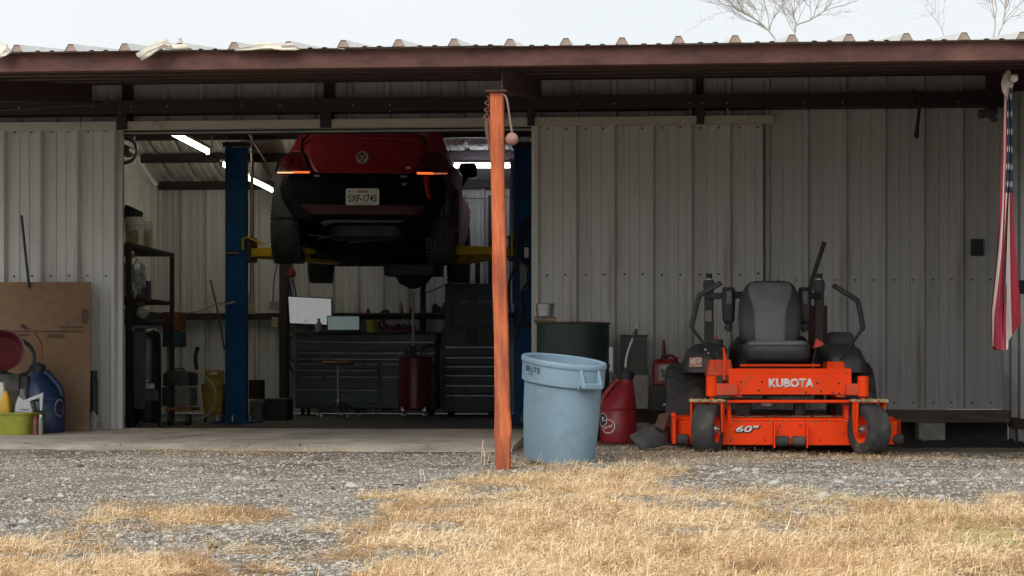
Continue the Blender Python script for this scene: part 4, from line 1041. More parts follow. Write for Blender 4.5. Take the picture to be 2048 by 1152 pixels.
# spray cans in front of the tub
for px, mat, top, Y, lab in ((82, M('grey_green_can', (.20, .23, .17), .4, .3), 830, 12.83, 'slim grey-green spray can standing in front of the blue jug'), (72, M('dark_can', (.04, .04, .045), .4, col2=(.35, .06, .04)), 832, 12.86, 'dark red-topped spray can standing beside the slim grey-green can')):
    a = P(px, 868, Y); a.z = .046; h = P(px, top, Y).z - .046; r = .018 if px == 82 else .023
    s_ = thing('spray_can', a, lab, 'spray can')
    b = B(); b.lathe([(r, 0), (r, h * .82), (r * .8, h * .88), (r * .35, h * .9)], 20); b.build('can_body', mat, s_, world=False)
    b = B(); b.lathe([(r * .62, h * .885), (r * .62, h * 1.0), (r * .4, h * 1.02)], 16); b.build('can_cap', m_white if px == 82 else m_red, s_, world=False)
# red enamel pan leaning on a block
m_maroon = M('maroon_enamel', (.10, .012, .02), .35, var=.2, scale=8, dirt=(.05, .02, .02), damt=.3)
c = P(4, 711, 13.2); m_ = T(c) @ Matrix.Rotation(R(62), 4, 'X') @ Matrix.Rotation(R(16), 4, 'Y')
rp_ = 46 * mpp(0, 13.2)
b = B(); b.lathe([(.001, 0), (rp_ * .6, 0), (rp_ * .82, .02), (rp_ * .95, .09), (rp_, .095), (rp_ * .99, .10), (rp_ * .93, .094), (rp_ * .8, .03), (.001, .012)], 40, m_); b.build('red_pan', m_maroon, label='round dark red pan tilted on its side at the far left', cat='pan')
block(-60, 38, 748, 838, 13.22, .2, 'grey concrete block under the dark red pan', mat=M('mottled_block', (.10, .10, .095), .95, var=.35, scale=12, bump=.4))
b = B(); c = P(42, 716, 13.34)
for i, r_ in enumerate((.155, .145, .135)): b.torus(c + Vector((-.05 + i * -.004, .03 * i, 0)), r_, .010, 32, 6, Matrix.Rotation(R(90), 4, 'X') @ Matrix.Rotation(R(30), 4, 'Y'))
b.build('coiled_hose', M('dark_hose', (.03, .035, .045), .5), label='dark coiled hose behind the dark red pan', cat='hose')
b = B(); rloft(b, [(P(48, 0, 13.3).x, 13.3, .02, .06, .06), (P(48, 0, 13.3).x, 13.3, P(0, 770, 13.3).z, .06, .06), (P(48, 0, 13.3).x, 13.3, P(0, 752, 13.3).z, .05, .05)], n=18); b.build('black_jug', m_blk, label='black container standing under the coiled hose', cat='container', smooth=50)
# bottle jack and stone beside the door
b = B(); a = P(186, 850, 13.7); b.lathe([(.032, 0), (.032, .30), (.026, .31), (.026, .34), (.03, .345), (.03, .36)], 18, T((a.x, 13.72, .17))); b.build('black_pipe', M('blue_black_pipe', (.018, .024, .03), .5), label='short dark pipe standing on a stone beside the cardboard', cat='pipe')
b = B(); tv, tf = rock_templates(1, 2)[0]; q = P(187, 838, 13.66); b.add([(v[0] * .062 + q.x, v[1] * .07 + 13.66, v[2] * .085 + .10) for v in tv], tf.tolist()); b.build('rough_stone', m_block, label='rough dark stone at the foot of the left sliding door', cat='stone', smooth=30)
# ------------------------------------------------------------------ car on the lift
CY = 16.0
def cp(px, py, d): return P(px, py, CY + d)
car = thing('red_car', (cp(725, 500, 0).x, CY + 2.1, 1.50), 'dark red compact car raised on the lift, rear bumper removed', 'car')
XC = cp(727, 500, .2).x
m_cred = M('car_paint_red', (.30, .014, .024), .30, .15, var=.06, scale=4, spec=.6)
m_cblk = M('car_underbody', (.006, .007, .009), .75, var=.5, scale=10, bump=.4, bscale=35, dirt=(.022, .023, .025), damt=.45, dscale=6, spec=.08)
m_glass = M('dark_glass', (.01, .012, .014), .08, var=.05, spec=.6)
m_lens = M('tail_lens', (.075, .004, .005), .12, var=.6, scale=20, spec=.7)
m_lit = M('tail_strip_lit', (.8, .2, .05), .3, emit=(1.0, .16, .03), estr=.75)
m_lit2 = M('tail_strip_white', (.8, .6, .4), .3, emit=(1.0, .55, .28), estr=.7)
m_alu = M('heat_shield', (.30, .31, .32), .4, .7, var=.3, scale=12, bump=.3)
def section(d, hw, zb, zbelt, zr, rw):
    h = [(0, zb), (hw * .8, zb), (hw * .96, zb + .05), (hw, zb + .16), (hw, (zb + zbelt) / 2 + .08), (hw * .975, zbelt - .04), (hw * .93, zbelt), ((hw * .9 + rw) / 2 + .02, (zbelt + zr) / 2 + .02), (rw + .02, zr - .08), (rw * .82, zr - .02), (rw * .45, zr), (0, zr + .004)]
    return [(XC + x, CY + d, z) for x, z in h] + [(XC - x, CY + d, z) for x, z in reversed(h[1:-1])]
st = [(.20, .78, 2.31, 2.44, 2.60, .56), (.40, .83, 2.29, 2.50, 2.78, .58), (.62, .87, 2.26, 2.50, 2.88, .59), (1.0, .90, 2.24, 2.48, 2.99, .60), (1.45, .885, 1.95, 2.46, 3.05, .61), (2.0, .87, 1.80, 2.45, 3.07, .62), (2.6, .87, 1.80, 2.44, 3.02, .62), (3.05, .88, 1.82, 2.44, 2.66, .70), (3.4, .905, 2.05, 2.42, 2.52, .66), (3.75, .89, 2.05, 2.36, 2.46, .62), (4.05, .80, 1.86, 2.22, 2.32, .55), (4.22, .62, 1.95, 2.12, 2.18, .42)]
b = B(); b.loft([section(*s) for s in st]); body = b.build('body', m_cred, car, smooth=50)
def rear_y(x, z, off=0.): return CY + .02 + .22 * (abs(x - XC) / .85) ** 3 + max(0, z - 2.36) * .30 + off
def patch(rows, name, mat, parent, off=0., nc=14, sub=5, solid=.012):
    """rows of (py, px left, px right) laid on the curved tail of the car"""
    b = B(); fr = []
    for j in range(len(rows) - 1):
        for k in range(sub):
            t = k / sub; fr.append(tuple(rows[j][i] * (1 - t) + rows[j + 1][i] * t for i in range(3)))
    fr.append(rows[-1]); g = []
    for py, xl_, xr_ in fr:
        r_ = []
        for i in range(nc + 1):
            q = cp(xl_ + (xr_ - xl_) * i / nc, py, .1); y = rear_y(q.x, q.z, off)
            q = P(xl_ + (xr_ - xl_) * i / nc, py, y); r_.append((q.x, rear_y(q.x, q.z, off), q.z))
        g.append(r_)
    b.loft(g, closed=False, caps=False)
    return b.build(name, mat, parent, solid=solid, smooth=60, recalc=True)
hatch = patch([(258, 640, 815), (270, 616, 842), (280, 607, 850), (300, 604.5, 851.5), (312, 607, 850), (330, 615, 838), (341, 622, 829), (346.5, 627, 822)], 'hatch', m_cred, car, -.012)
lip = []
for px, py in ((609, 287), (618, 281), (638, 277.5), (700, 276.5), (760, 276.5), (815, 278), (838, 283), (849, 291)):
    q = cp(px, py, .2); lip.append(P(px, py, rear_y(q.x, q.z, -.03)))
b = B(); b.tube(smoothpts(lip, 5), .012, 8); b.build('spoiler_lip', m_cred, hatch, smooth=70)
for s, rows in ((0, [(268, 600, 606), (290, 590, 603), (306, 580, 605)]), (1, [(266, 853, 884), (290, 853, 888), (306, 851, 893)])): patch(rows, 'quarter_panel', m_cred, car, -.005, nc=6)
# emblem: ring with V over W
eq = cp(722, 314.5, .0); ey = rear_y(eq.x, eq.z, -.05); eq = P(722, 314.5, ey); er = .052
m_chr = M('dull_chrome', (.5, .53, .56), .3, .7)
b = B(); b.torus(eq, er, .007, 32, 6, Matrix.Rotation(R(90), 4, 'X'))
for line in ([(-.55, .72), (-.12, .05), (.12, .05), (.55, .72)], [(-.92, .35), (-.42, -.80), (0, -.12), (.42, -.80), (.92, .35)]):
    for i in range(len(line) - 1): b.beam(eq + Vector((line[i][0] * er, 0, line[i][1] * er)), eq + Vector((line[i + 1][0] * er, 0, line[i + 1][1] * er)), .009, .009)
em = b.build('emblem', m_chr, hatch)
q = cp(814, 335, .05); q = P(814, 335, rear_y(q.x, q.z, -.02)); b = B(); b.box(q, (.045, .006, .022)); b.torus(q + Vector((.01, -.003, 0)), .011, .003, 16, 5, Matrix.Rotation(R(90), 4, 'X')); b.build('trim_badge', m_chr, hatch)
# tail lamps
tl = patch([(306.5, 584, 605), (312, 569, 608), (322, 560, 612.5), (334, 556, 616), (344, 554, 621)], 'tail_lamp', m_lens, car, -.03, nc=10, solid=.03)
patch([(345.2, 554, 586), (347.8, 556, 586)], 'lamp_strip', m_lit2, tl, -.035, nc=8, sub=2); patch([(344, 587, 619), (347, 587, 617)], 'lamp_strip', m_lit, tl, -.035, nc=8, sub=2)
for x0, x1, y0, y1 in ((597, 609, 324, 329), (567, 575, 325, 328)): patch([(y0, x0, x1), (y1, x0, x1)], 'lamp_bulb', M('tail_glow', (.4, .02, .02), .3, emit=(1, .05, .03), estr=.8), tl, -.037, nc=4, sub=2)
tr = patch([(307, 851, 880), (314, 846, 888), (325, 838, 896), (337, 832, 900), (344, 829, 901)], 'tail_lamp', m_lens, car, -.03, nc=10, solid=.03)
patch([(344, 830, 864), (348, 832, 864)], 'lamp_strip', m_lit, tr, -.035, nc=8, sub=2); patch([(345, 865, 893), (347.5, 865, 893)], 'lamp_strip', M('tail_strip_dim', (.3, .08, .06), .3, emit=(1, .3, .2), estr=.25), tr, -.035, nc=6, sub=2)
patch([(327, 842, 857), (333, 842, 857)], 'lamp_bulb', MATS['tail_glow'], tr, -.037, nc=4, sub=2); patch([(324, 880, 888), (330, 880, 888)], 'lamp_bulb', MATS['tail_glow'], tr, -.037, nc=4, sub=2)
for nm_, pts in ((tl, [(584, 306), (569, 311.5), (560, 321), (555.5, 334), (553.5, 345), (556, 349.5), (590, 349), (621, 348.5), (616.5, 334), (613, 322), (608.5, 312), (605, 306), (584, 306)]), (tr, [(851, 306.5), (880, 306.5), (888.5, 313.5), (896.5, 325), (900.5, 337), (901, 346), (880, 349), (830, 349.5), (831.5, 337), (838, 325), (846, 314), (851, 306.5)])):
    g_ = []
    for px, py in pts: q = cp(px, py, .1); g_.append(P(px, py, rear_y(q.x, q.z, -.035)))
    b = B(); b.tube(g_, .007, 5); b.build('lamp_bezel', m_cblk, nm_)
# stripped rear: carrier, beam, shields
rearp = patch([(347, 600, 850), (352, 570, 885), (375, 562, 893), (400, 566, 890), (420, 578, 880), (440, 590, 870)], 'rear_carrier', m_cblk, car, .06, nc=20)
patch([(410, 600, 846), (418, 607, 846), (430, 615, 842)], 'crash_beam', M('maroon_primer', (.07, .008, .014), .5, var=.3, scale=15), car, .0, nc=12, solid=.05)
for x0, x1, y0 in ((626, 640, 350), (798, 813, 350), (801, 812, 365)): patch([(y0, x0, x1), (y0 + 5, x0 + 1, x1 - 2)], 'clip_bracket', m_alu, rearp, -.01, nc=2, sub=2)
patch([(352, 845, 858), (375, 848, 857), (392, 852, 860), (398, 856, 859)], 'body_tongue', m_cred, car, .0, nc=3, solid=.02)
pl = cp(722, 393.7, -.02); k = mpp(722, CY - .02)
b = B(); rloft(b, [(0, 0, 0, 33.5 * k, 16.7 * k), (0, 0, .004, 33.5 * k, 16.7 * k)], n=48, e=14, m=T(pl) @ FRONT); plate_ = b.build('license_plate', M('plate_white', (.80, .78, .72), .45, var=.05), car, smooth=0)
pt_ = pl - Vector(car.location)
m_pk = M('plate_black', (.012, .012, .014), .5)
text('SXF-1745', .066, m_pk, 'lettering', plate_, T(pt_ + Vector((0, -.0045, -.014))) @ FRONT, bold=.012, width=.262)
text('TEXAS', .020, m_pk, 'lettering', plate_, T(pt_ + Vector((.0, -.0045, .049))) @ FRONT, bold=.03, width=.108)
text('THE LONE STAR STATE', .008, m_pk, 'lettering', plate_, T(pt_ + Vector((.01, -.0045, -.066))) @ FRONT, width=.19)
for dx, dz, r_ in ((-.118, .050, .012), (-.088, .054, .005), (.085, .054, .005)):
    b = B(); vs = [(((r_ if i % 2 == 0 else r_ * .42) * math.sin(i * math.pi / 5)), -.0048, (r_ if i % 2 == 0 else r_ * .42) * math.cos(i * math.pi / 5)) for i in range(10)]
    b.add([pl + Vector((dx + x, y, dz + z)) for x, y, z in vs], [tuple(range(10))]); b.build('plate_star', m_pk, plate_, smooth=0)
# underbody
b = B(); b.loft([[(XC - hw, CY + d, z), (XC + hw, CY + d, z), (XC + hw, CY + d, z + .3), (XC - hw, CY + d, z + .3)] for d, hw, z in ((.28, .62, 1.93), (.6, .60, 1.82), (1.3, .60, 1.74), (1.9, .74, 1.72), (3.0, .74, 1.70), (3.6, .58, 1.70), (4.0, .58, 1.74))]); b.build('underbody', m_cblk, car)
b = B(); a, c = cp(668, 446, .25), cp(800, 424, .25); b.tube([a + Vector((-.1, .05, .0)), cp(668, 440, .25), cp(800, 440, .25), cp(820, 430, .3)], .03, 10); b.build('exhaust_pipe', m_alu, car)
patch([(428, 664, 792), (432, 668, 786), (437, 674, 778)], 'heat_shield', m_alu, car, .08, nc=10)
b = B(); b.tube(smoothpts([cp(642, 447, .2), cp(660, 441, .18), cp(720, 440.5, .16), cp(790, 441, .18), cp(803, 444, .2)], 4), .006, 6); b.build('shield_edge', m_alu, car)
b = B(); rloft(b, [(XC - .28, CY + .5, 1.80, .02, .10), (XC - .26, CY + .5, 1.80, .11, .16)][:0] or [(XC, CY + .52, 1.77, .30, .13), (XC, CY + .52, 1.80, .36, .16), (XC, CY + .52, 1.90, .36, .16), (XC, CY + .52, 1.93, .30, .13)], n=28); b.build('muffler', M('muffler_steel', (.05, .05, .052), .55, .5, var=.4, scale=9), car)
for s in (-1, 1):
    b = B(); b.beam((XC + s * .2, CY + .95, 1.82), (XC + s * .68, CY + .95, 1.78), .09, .06); b.build('control_arm', m_cblk, car, bevel=.01)
    b = B(); b.beam((XC + s * .45, CY + 1.25, 1.74), (XC + s * .62, CY + .7, 1.76), .05, .07); b.build('trailing_arm', m_cblk, car, bevel=.01)
for i, (x0, y0, x1, y1) in enumerate(((668, 462, 684, 456), (640, 478, 690, 470), (700, 486, 780, 478), (620, 470, 660, 474))):
    b = B(); b.tube([cp(x0, y0, .5), cp(x1, y1, .5)], .006, 6); b.build('brake_line', m_alu, car)
# wheel-arch liners: ribbed and dark, right one shows
lin = patch([(352, 862, 900), (370, 866, 905), (400, 866, 906), (432, 862, 904)], 'arch_liner', M('arch_liner', (.045, .05, .055), .45, var=.6, scale=18, bump=.6, bscale=25), car, .10, nc=10)
for px in (872, 881, 891): patch([(356, px, px + 3), (428, px + 1, px + 4)], 'liner_rib', M('liner_rib', (.10, .11, .12), .4), lin, .085, nc=2, sub=6)
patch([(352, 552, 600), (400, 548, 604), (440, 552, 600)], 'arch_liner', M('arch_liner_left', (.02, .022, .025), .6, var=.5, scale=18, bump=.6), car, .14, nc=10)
for pts in ([(556, 349), (548, 360), (544, 380), (556, 377), (559, 361), (562, 350)], [(553, 380), (550, 396)]):
    b = B(); b.tube([P(x, y, rear_y(cp(x, y, .2).x, 2.3, -.02)) for x, y in pts], .0035, 6); b.build('hanging_trim', m_alu, car)
def car_wheel(X, d, zbot, nm, wd):
    r_ = .325; c = Vector((X, CY + d, zbot + r_))
    o = wheel(car, c, 0, r_, wd, .21, lugs=0, name=nm, rimmat=m_alu)
    b = B()
    for j, xx in enumerate((-.08, -.03, .03, .08)):
        b.torus((0, 0, 0), r_ + .001, .004, 40, 4, T((xx, 0, 0)) @ Matrix.Rotation(R(90), 4, 'Y'))
    for i in range(44):
        for s in (-1, 1): b.box((s * wd * .4, 0, r_ - .004), (.045, .016, .012), Matrix.Rotation(2 * math.pi * i / 44, 4, 'X'))
    b.build('tread', m_rub, o, world=False, kind='stuff')
zr_ = cp(600, 528, .95).z; zf_ = cp(630, 567, 3.45).z
for px in (579, 882): car_wheel(cp(px, 400, .95).x + .05, .95, zr_, 'rear_wheel', .29)
for s in (-1, 1): car_wheel(XC + s * .775, 3.45, zf_, 'front_wheel', .25)
# side windows and mirrors
for s in (-1, 1):
    b = B(); b.loft([[(XC + s * (x), CY + d, z) for x, z in ((.80, 2.52), (.645, 2.93))] for d in (.9, 1.3, 2.4, 2.7)], closed=False, caps=False); b.build('side_window', m_glass, car, solid=.02)
    b = B(); q = cp(931, 340, 2.75); q.x = XC + s * .90
    rloft(b, [(q.x, q.y, q.z - .07, .07, .06), (q.x, q.y, q.z - .05, .10, .08), (q.x, q.y, q.z + .05, .10, .08), (q.x, q.y, q.z + .075, .07, .06)], n=20); mir = b.build('wing_mirror', m_cblk, car, smooth=60)
    b = B(); b.beam((XC + s * .80, CY + 2.75, 2.47), (q.x, q.y, q.z - .03), .05, .04); b.build('mirror_stalk', m_cblk, mir)
for pts in ([(926, 389), (937, 402)], [(927, 425), (930, 432), (943, 427)]):
    b = B(); b.tube([cp(x + 36, y, 3.1) for x, y in pts], .006, 6); b.build('fender_highlight', m_white, car)  # white tubes painted in as highlights along the front fender edges
# dark shut lines round the hatch
for pts in ([(616, 270), (607, 280), (604.5, 300), (607, 312), (615, 330), (622, 341), (627, 347)], [(842, 270), (850, 280), (851.5, 300), (850, 312), (838, 330), (829, 341), (822, 347)], [(627, 347), (680, 347.5), (760, 347.5), (822, 347)]):
    g_ = []
    for px, py in pts: q = cp(px, py, .1); g_.append(P(px, py, rear_y(q.x, q.z, -.014)))
    b = B(); b.tube(g_, .008, 5); b.build('shut_line', m_cblk, hatch)
# the car stands square to the bay door, a touch askew to the walls
ANG = .062; pv = Vector((XC, CY + .2, car.location.z)); car.rotation_euler = (0, 0, ANG); car.location = pv + RZ(ANG) @ (Vector(car.location) - pv)

# ------------------------------------------------------------------ two-post lift
LY = 17.3
m_lift = M('lift_blue', (.010, .072, .195), .5, var=.2, scale=4, dirt=(.03, .07, .13), damt=.3, dscale=5, spec=.15)
m_yel = M('lift_yellow', (.66, .43, .015), .5, var=.2, scale=6, dirt=(.25, .15, .02), damt=.35)
lift = thing('car_lift', (P(750, 820, LY).x, LY, -.005), 'blue two-post car lift with yellow swing arms', 'car lift')
for x0, x1, s in ((450, 492, 1), (1028, 1068, -1)):
    a, c = P(x0, 846, LY), P(x1, 294, LY); zt_ = c.z
    b = B(); w = c.x - a.x
    b.prism([(a.x, LY), (c.x, LY), (c.x, LY + .10), (c.x - .012, LY + .10), (c.x - .012, LY + .012), (a.x + .012, LY + .012), (a.x + .012, LY + .28), (a.x, LY + .28)] if s > 0 else [(a.x, LY), (c.x, LY), (c.x, LY + .28), (c.x - .012, LY + .28), (c.x - .012, LY + .012), (a.x + .012, LY + .012), (a.x + .012, LY + .10), (a.x, LY + .10)], .0, zt_, Matrix(((1, 0, 0, 0), (0, 0, 1, 0), (0, 1, 0, 0), (0, 0, 0, 1))))
    col = b.build('lift_column', m_lift, lift, bevel=.004)
    b = B(); b.bb((a.x - .10, LY - .10, -.003), (c.x + .10, LY + .36, .016)); b.build('base_plate', m_lift, col, bevel=.003)
    for dx in (-.07, w / 2 - .02, w + .05): b = B(); b.cyl((a.x + dx, LY - .05, .016), (a.x + dx, LY - .05, .075), .011, n=8); b.build('anchor_bolt', m_steel, col)
    b = B(); b.bb((a.x - .02, LY - .02, zt_ + .002), (c.x + .02, LY + .30, zt_ + .05)); b.build('column_cap', m_dark, col)
    xe = c.x if s > 0 else a.x
    b = B(); b.cyl((xe + s * .03, LY + .14, 1.2), (xe + s * .03, LY + .14, zt_ - .1), .02, n=10); b.build('lift_cylinder', m_steel, col)
    # carriage with two arms
    zc_ = P(500, 505, LY).z
    b = B(); b.bb((xe - s * .03 if s > 0 else xe - .01, LY + .02, zc_ - .09), (xe + s * .06, LY + .26, zc_ + .16)); car_ = b.build('lift_carriage', m_blk, lift, bevel=.006)
    for dy, ex in ((-.35, .10), (1.25, .35)):
        p0 = Vector((xe + s * .02, LY + .1 + (.08 if dy > 0 else 0), zc_)); p1 = Vector((XC - s * .70, LY + .1 + dy, zc_ + .0))
        b = B(); b.beam(p0, p1, .11, .085); arm = b.build('swing_arm', m_yel, lift, bevel=.004)
        b = B(); b.beam(p0.lerp(p1, .55) + Vector((0, 0, .0)), p1 + (p1 - p0).normalized() * .08, .085, .065); b.build('arm_extension', m_yel, arm, bevel=.003)
        e = p1 + (p1 - p0).normalized() * .03; b = B(); b.lathe([(.06, .04), (.06, .07), (.045, .08), (.045, .15)], 16, T(e)); b.build('lift_pad', m_rub, arm)
    b = B(); p = [P(x, y, LY - .03) for x, y in (((486, 499), (486, 478), (495, 474), (530, 490)) if s > 0 else ((1024, 512), (1024, 468), (1012, 474), (985, 489)))]
    b.tube(p, .012, 6); b.build('arm_guard', m_yel, car_)
q = P(470, 506, LY - .03); b = B(); b.beam(q + Vector((-.09, 0, 0)), q + Vector((.04, 0, .0)), .02, .012); b.build('door_rest', M('orange_rubber', (.30, .12, .04), .6), lift)
q = P(457, 606, LY - .05); b = B(); b.beam(P(440, 610, LY - .05), P(471, 603, LY - .05), .03, .018); b.build('door_bumper', M('pale_rubber', (.35, .36, .22), .6), lift)
# hoses on the right column
m_hose = M('black_hose', (.018, .02, .026), .45)
hr = thing('air_hose', P(1045, 560, LY - .1), 'black air hose coiled on the right lift column', 'hose')
for pts in ([(1062, 436), (1043, 452), (1036, 480), (1036, 510), (1052, 530), (1062, 540)], [(1063, 446), (1048, 466), (1042, 494), (1046, 520), (1062, 530)], [(1062, 560), (1048, 575), (1042, 600), (1048, 640), (1062, 650)], [(1036, 520), (1020, 560), (1018, 600), (1028, 650), (1045, 648), (1063, 655)], [(1050, 600), (1040, 640), (1032, 670)]):
    b = B(); b.tube(smoothpts([P(x, y, LY - .06 - .01 * random.random()) for x, y in pts], 6), .012, 7); b.build('hose_loop', m_hose, hr, smooth=70)
b = B(); a, c = P(1048, 516, LY - .14), P(1058, 494, LY - .14); b.bb((a.x, LY - .14, a.z), (c.x, LY - .08, c.z)); b.build('hose_hook', m_steel, hr, bevel=.006)
b = B(); a, c = P(1040, 580, LY - .03), P(1054, 525, LY - .03); b.bb((a.x, LY - .03, a.z), (c.x, LY - .004, c.z)); b.build('wall_plate', M('grey_plate', (.2, .23, .25), .5), lift)
# ------------------------------------------------------------------ strip lights
m_tube = M('led_tube', (.9, .9, .85), .3, emit=(1.0, .95, .70), estr=15)
m_tubec = M('led_tube_cool', (.9, .9, .95), .3, emit=(.82, .90, 1.0), estr=17)
m_hous = M('lamp_housing', (.45, .45, .42), .5)
def strip(p0, p1, label, mat, up=.03, r=.016):
    p0, p1 = Vector(p0), Vector(p1); L_ = thing('strip_light', (p0 + p1) / 2, label, 'light', 'strip lights inside the workshop')
    b = B(); b.tube([p0, p1], r, 10); b.build('light_tube', mat, L_)
    b = B(); b.beam(p0 + Vector((0, 0, up + .012)), p1 + Vector((0, 0, up + .012)), .05, .03); b.build('lamp_housing', m_hous, L_)
    for e in (p0, p1):
        b = B(); d = (p1 - p0).normalized() * (.012 if e is p0 else -.012); b.box(e - d * 1.2, (.035, .02, .05) if abs((p1 - p0).y) > abs((p1 - p0).x) else (.02, .035, .05)); b.build('end_cap', m_hous, L_)
    q = (p0 + p1) / 2
    for f in (.2, .8):
        e = p0.lerp(p1, f); b = B(); b.tube([e + Vector((0, 0, up + .027)), Vector((e.x, e.y, roof_z(e.y) - .01))], .003, 5); b.build('hanger_wire', m_steel, L_)
def lineY(px, py, Y0, Y1): a = P(px, py, Y0); return a, Vector((a.x, Y1, a.z))
strip(*lineY(335, 263, 15.0, 16.45), 'large glowing strip light nearest the left sliding door', m_tube)
strip(*lineY(443, 328, 18.0, 19.2), 'strip light whose end glows left of the blue lift column', m_tube)
strip(*lineY(495, 357, 19.0, 20.3), 'glowing strip light just right of the left lift column', m_tube)
strip(P(908, 332, 19.75), P(1022, 332, 19.75), 'white strip light running across behind the orange post', m_tubec, up=.04, r=.02)
# white reflector panel behind the right-hand light
# ------------------------------------------------------------------ bench, chests and what stands there
BY = 20.05
m_chest = M('chest_grey_blue', (.065, .088, .10), .45, .2, var=.15, scale=4)
m_chest2 = M('chest_black', (.022, .032, .042), .45, .2, var=.2, scale=4)
m_hand = M('drawer_pull', (.16, .18, .19), .3, .7)
def q2(px0, py0, px1, py1, Y): a, c = P(px0, py1, Y), P(px1, py0, Y); return a.x, c.x, a.z, c.z
def chest(name, box, Y, dep, drawers, mat, label, casters=True):
    x0, x1, z0, z1 = q2(*box, Y)
    t = thing(name, ((x0 + x1) / 2, Y + dep / 2, -.005), label, 'tool chest')
    b = B(); b.bb((x0, Y, z0), (x1, Y + dep, z1)); b.build('cabinet', mat, t, bevel=.006)
    for d in drawers:
        a0, a1, c0, c1 = q2(*d, Y - .02); b = B(); b.bb((a0, Y - .022, c0), (a1, Y - .002, c1)); dr_ = b.build('drawer', mat, t, bevel=.003)
        b = B(); b.bb((a0 + .01, Y - .036, c1 - .022), (a1 - .01, Y - .0225, c1 - .008)); b.build('drawer_pull', m_hand, dr_, bevel=.002)
    if casters:
        for sx in (x0 + .08, x1 - .08):
            for sy in (Y + .07, Y + dep - .07):
                b = B(); b.lathe([(.03, -.02), (.05, -.015), (.05, .015), (.03, .02)], 16, T((sx, sy, .046)) @ Matrix.Rotation(R(90), 4, 'Y')); b.bb((sx - .03, sy - .03, .09), (sx + .03, sy + .03, z0 - .002)); b.build('caster', m_blk, t)
    return t
ch = chest('tool_chest', (590, 668, 872, 816), BY, .5, [(594, 682, 870, 702), (594, 704, 870, 714), (594, 716, 870, 722), (594, 726, 757, 737), (594, 739, 757, 750), (594, 752, 757, 776), (594, 778, 757, 806), (764, 726, 868, 749), (764, 752, 868, 806)], m_chest, 'wide grey-blue rolling tool chest below the monitor')
x0, x1, z0, z1 = q2(586, 664, 876, 672, BY - .03); b = B(); b.bb((x0, BY - .03, z1 - .03), (x1, BY + .52, z1)); b.build('chest_top', M('rubber_mat', (.03, .04, .042), .7), ch, bevel=.004); ztop = z1
q = P(583, 700, BY + .1); b = B(); b.tube(smoothpts([P(588, 672, BY + .1), P(580, 678, BY + .1), P(580, 715, BY + .1), P(588, 722, BY + .1)], 4), .012, 8); b.build('chest_handle', m_blk, ch)
c2_ = chest('tool_chest', (884, 656, 1000, 824), 19.7, .5, [(890, 692, 996, 710), (890, 713, 996, 728), (890, 731, 996, 746), (890, 749, 996, 766), (890, 769, 996, 786), (890, 789, 996, 818)], m_chest2, 'tall black tool chest with raised lid beside the orange post', True)
x0, x1, z0, z1 = q2(890, 567, 1000, 656, 20.1); b = B(); b.bb((x0, 20.1, z0), (x1, 20.14, z1)); lid = b.build('chest_lid', m_chest2, c2_, bevel=.004)
x0, x1, z0, z1 = q2(901, 590, 903.5, 655, 20.08); b = B(); b.bb((x0, 20.06, z0), (x1, 20.098, z1)); b.build('lid_strut', m_blk, lid)
b = B()
for a0, a1 in ((921, 936), (939, 941), (943, 945), (947, 949), (955, 962), (963, 972), (973, 981), (983, 988)):
    x0, x1, z0, z1 = q2(a0, 600, a1 - .6, 606.5, 20.09); b.bb((x0, 20.092, z0), (x1, 20.099, z1))
b.build('worn_lettering', M('tan_print', (.16, .15, .12), .6, var=.4, scale=60), lid, kind='stuff')
x0, x1, z0, z1 = q2(935, 655, 952, 688, 19.66); b = B(); b.prism([(x0, z1), (x1 + .01, z1), (x1 - .02, z0), (x0 + .02, z0)], 19.655, 19.67); b.build('shop_rag', M('grey_rag', (.10, .11, .09), .95), label='grey-green rag hanging over the front of the black tool chest', cat='rag')
def tube_t(name, pts, Y, r, mat, label, cat):
    b = B(); b.tube(smoothpts([P(x, y, Y) for x, y in pts], 4), r, 8); return b.build(name, mat, label=label, cat=cat, smooth=70)
tube_t('push_handle', [(842, 712), (848, 694), (878, 692), (868, 722), (863, 730)], 19.85, .011, m_blk, 'bent black push handle between the two tool chests', 'handle')
tube_t('black_cable', [(864, 730), (874, 748), (876, 770), (872, 782), (862, 786)], 19.8, .008, m_hose, 'black cable looping beside the red drain drum', 'cable')
# monitor
mo = thing('monitor', (P(620, 660, BY + .15).x, BY + .15, ztop), 'white-screened computer monitor standing on the wide tool chest', 'monitor')
mY = BY + .14
ctr = [(577, 593.5), (662, 598), (662.5, 649.5), (580, 646)]
b = B(); b.prism([(P(x, y, mY).x, P(x, y, mY).z) for x, y in ((575.5, 591.5), (663.5, 596), (664, 653), (578.5, 650))], mY, mY + .04); fr = b.build('monitor_frame', m_blk, mo, bevel=.004)
b = B(); b.prism([(P(x, y, mY).x, P(x, y, mY).z) for x, y in ctr], mY - .004, mY - .001); b.build('screen', M('screen_white', (.3, .3, .3), .5, emit=(.93, .92, .95), estr=.17), mo)
q = P(611.5, 642.5, mY - .005); b = B(); b.box(q, (.03, .002, .007)); b.build('frame_logo', m_pk, mo)
b = B(); a = P(618, 654, mY + .03); b.bb((a.x - .04, mY + .045, ztop), (a.x + .04, mY + .065, a.z + .1)); b.bb((a.x - .14, mY - .04, ztop + .001), (a.x + .14, mY + .12, ztop + .014)); b.build('monitor_stand', m_blk, mo)
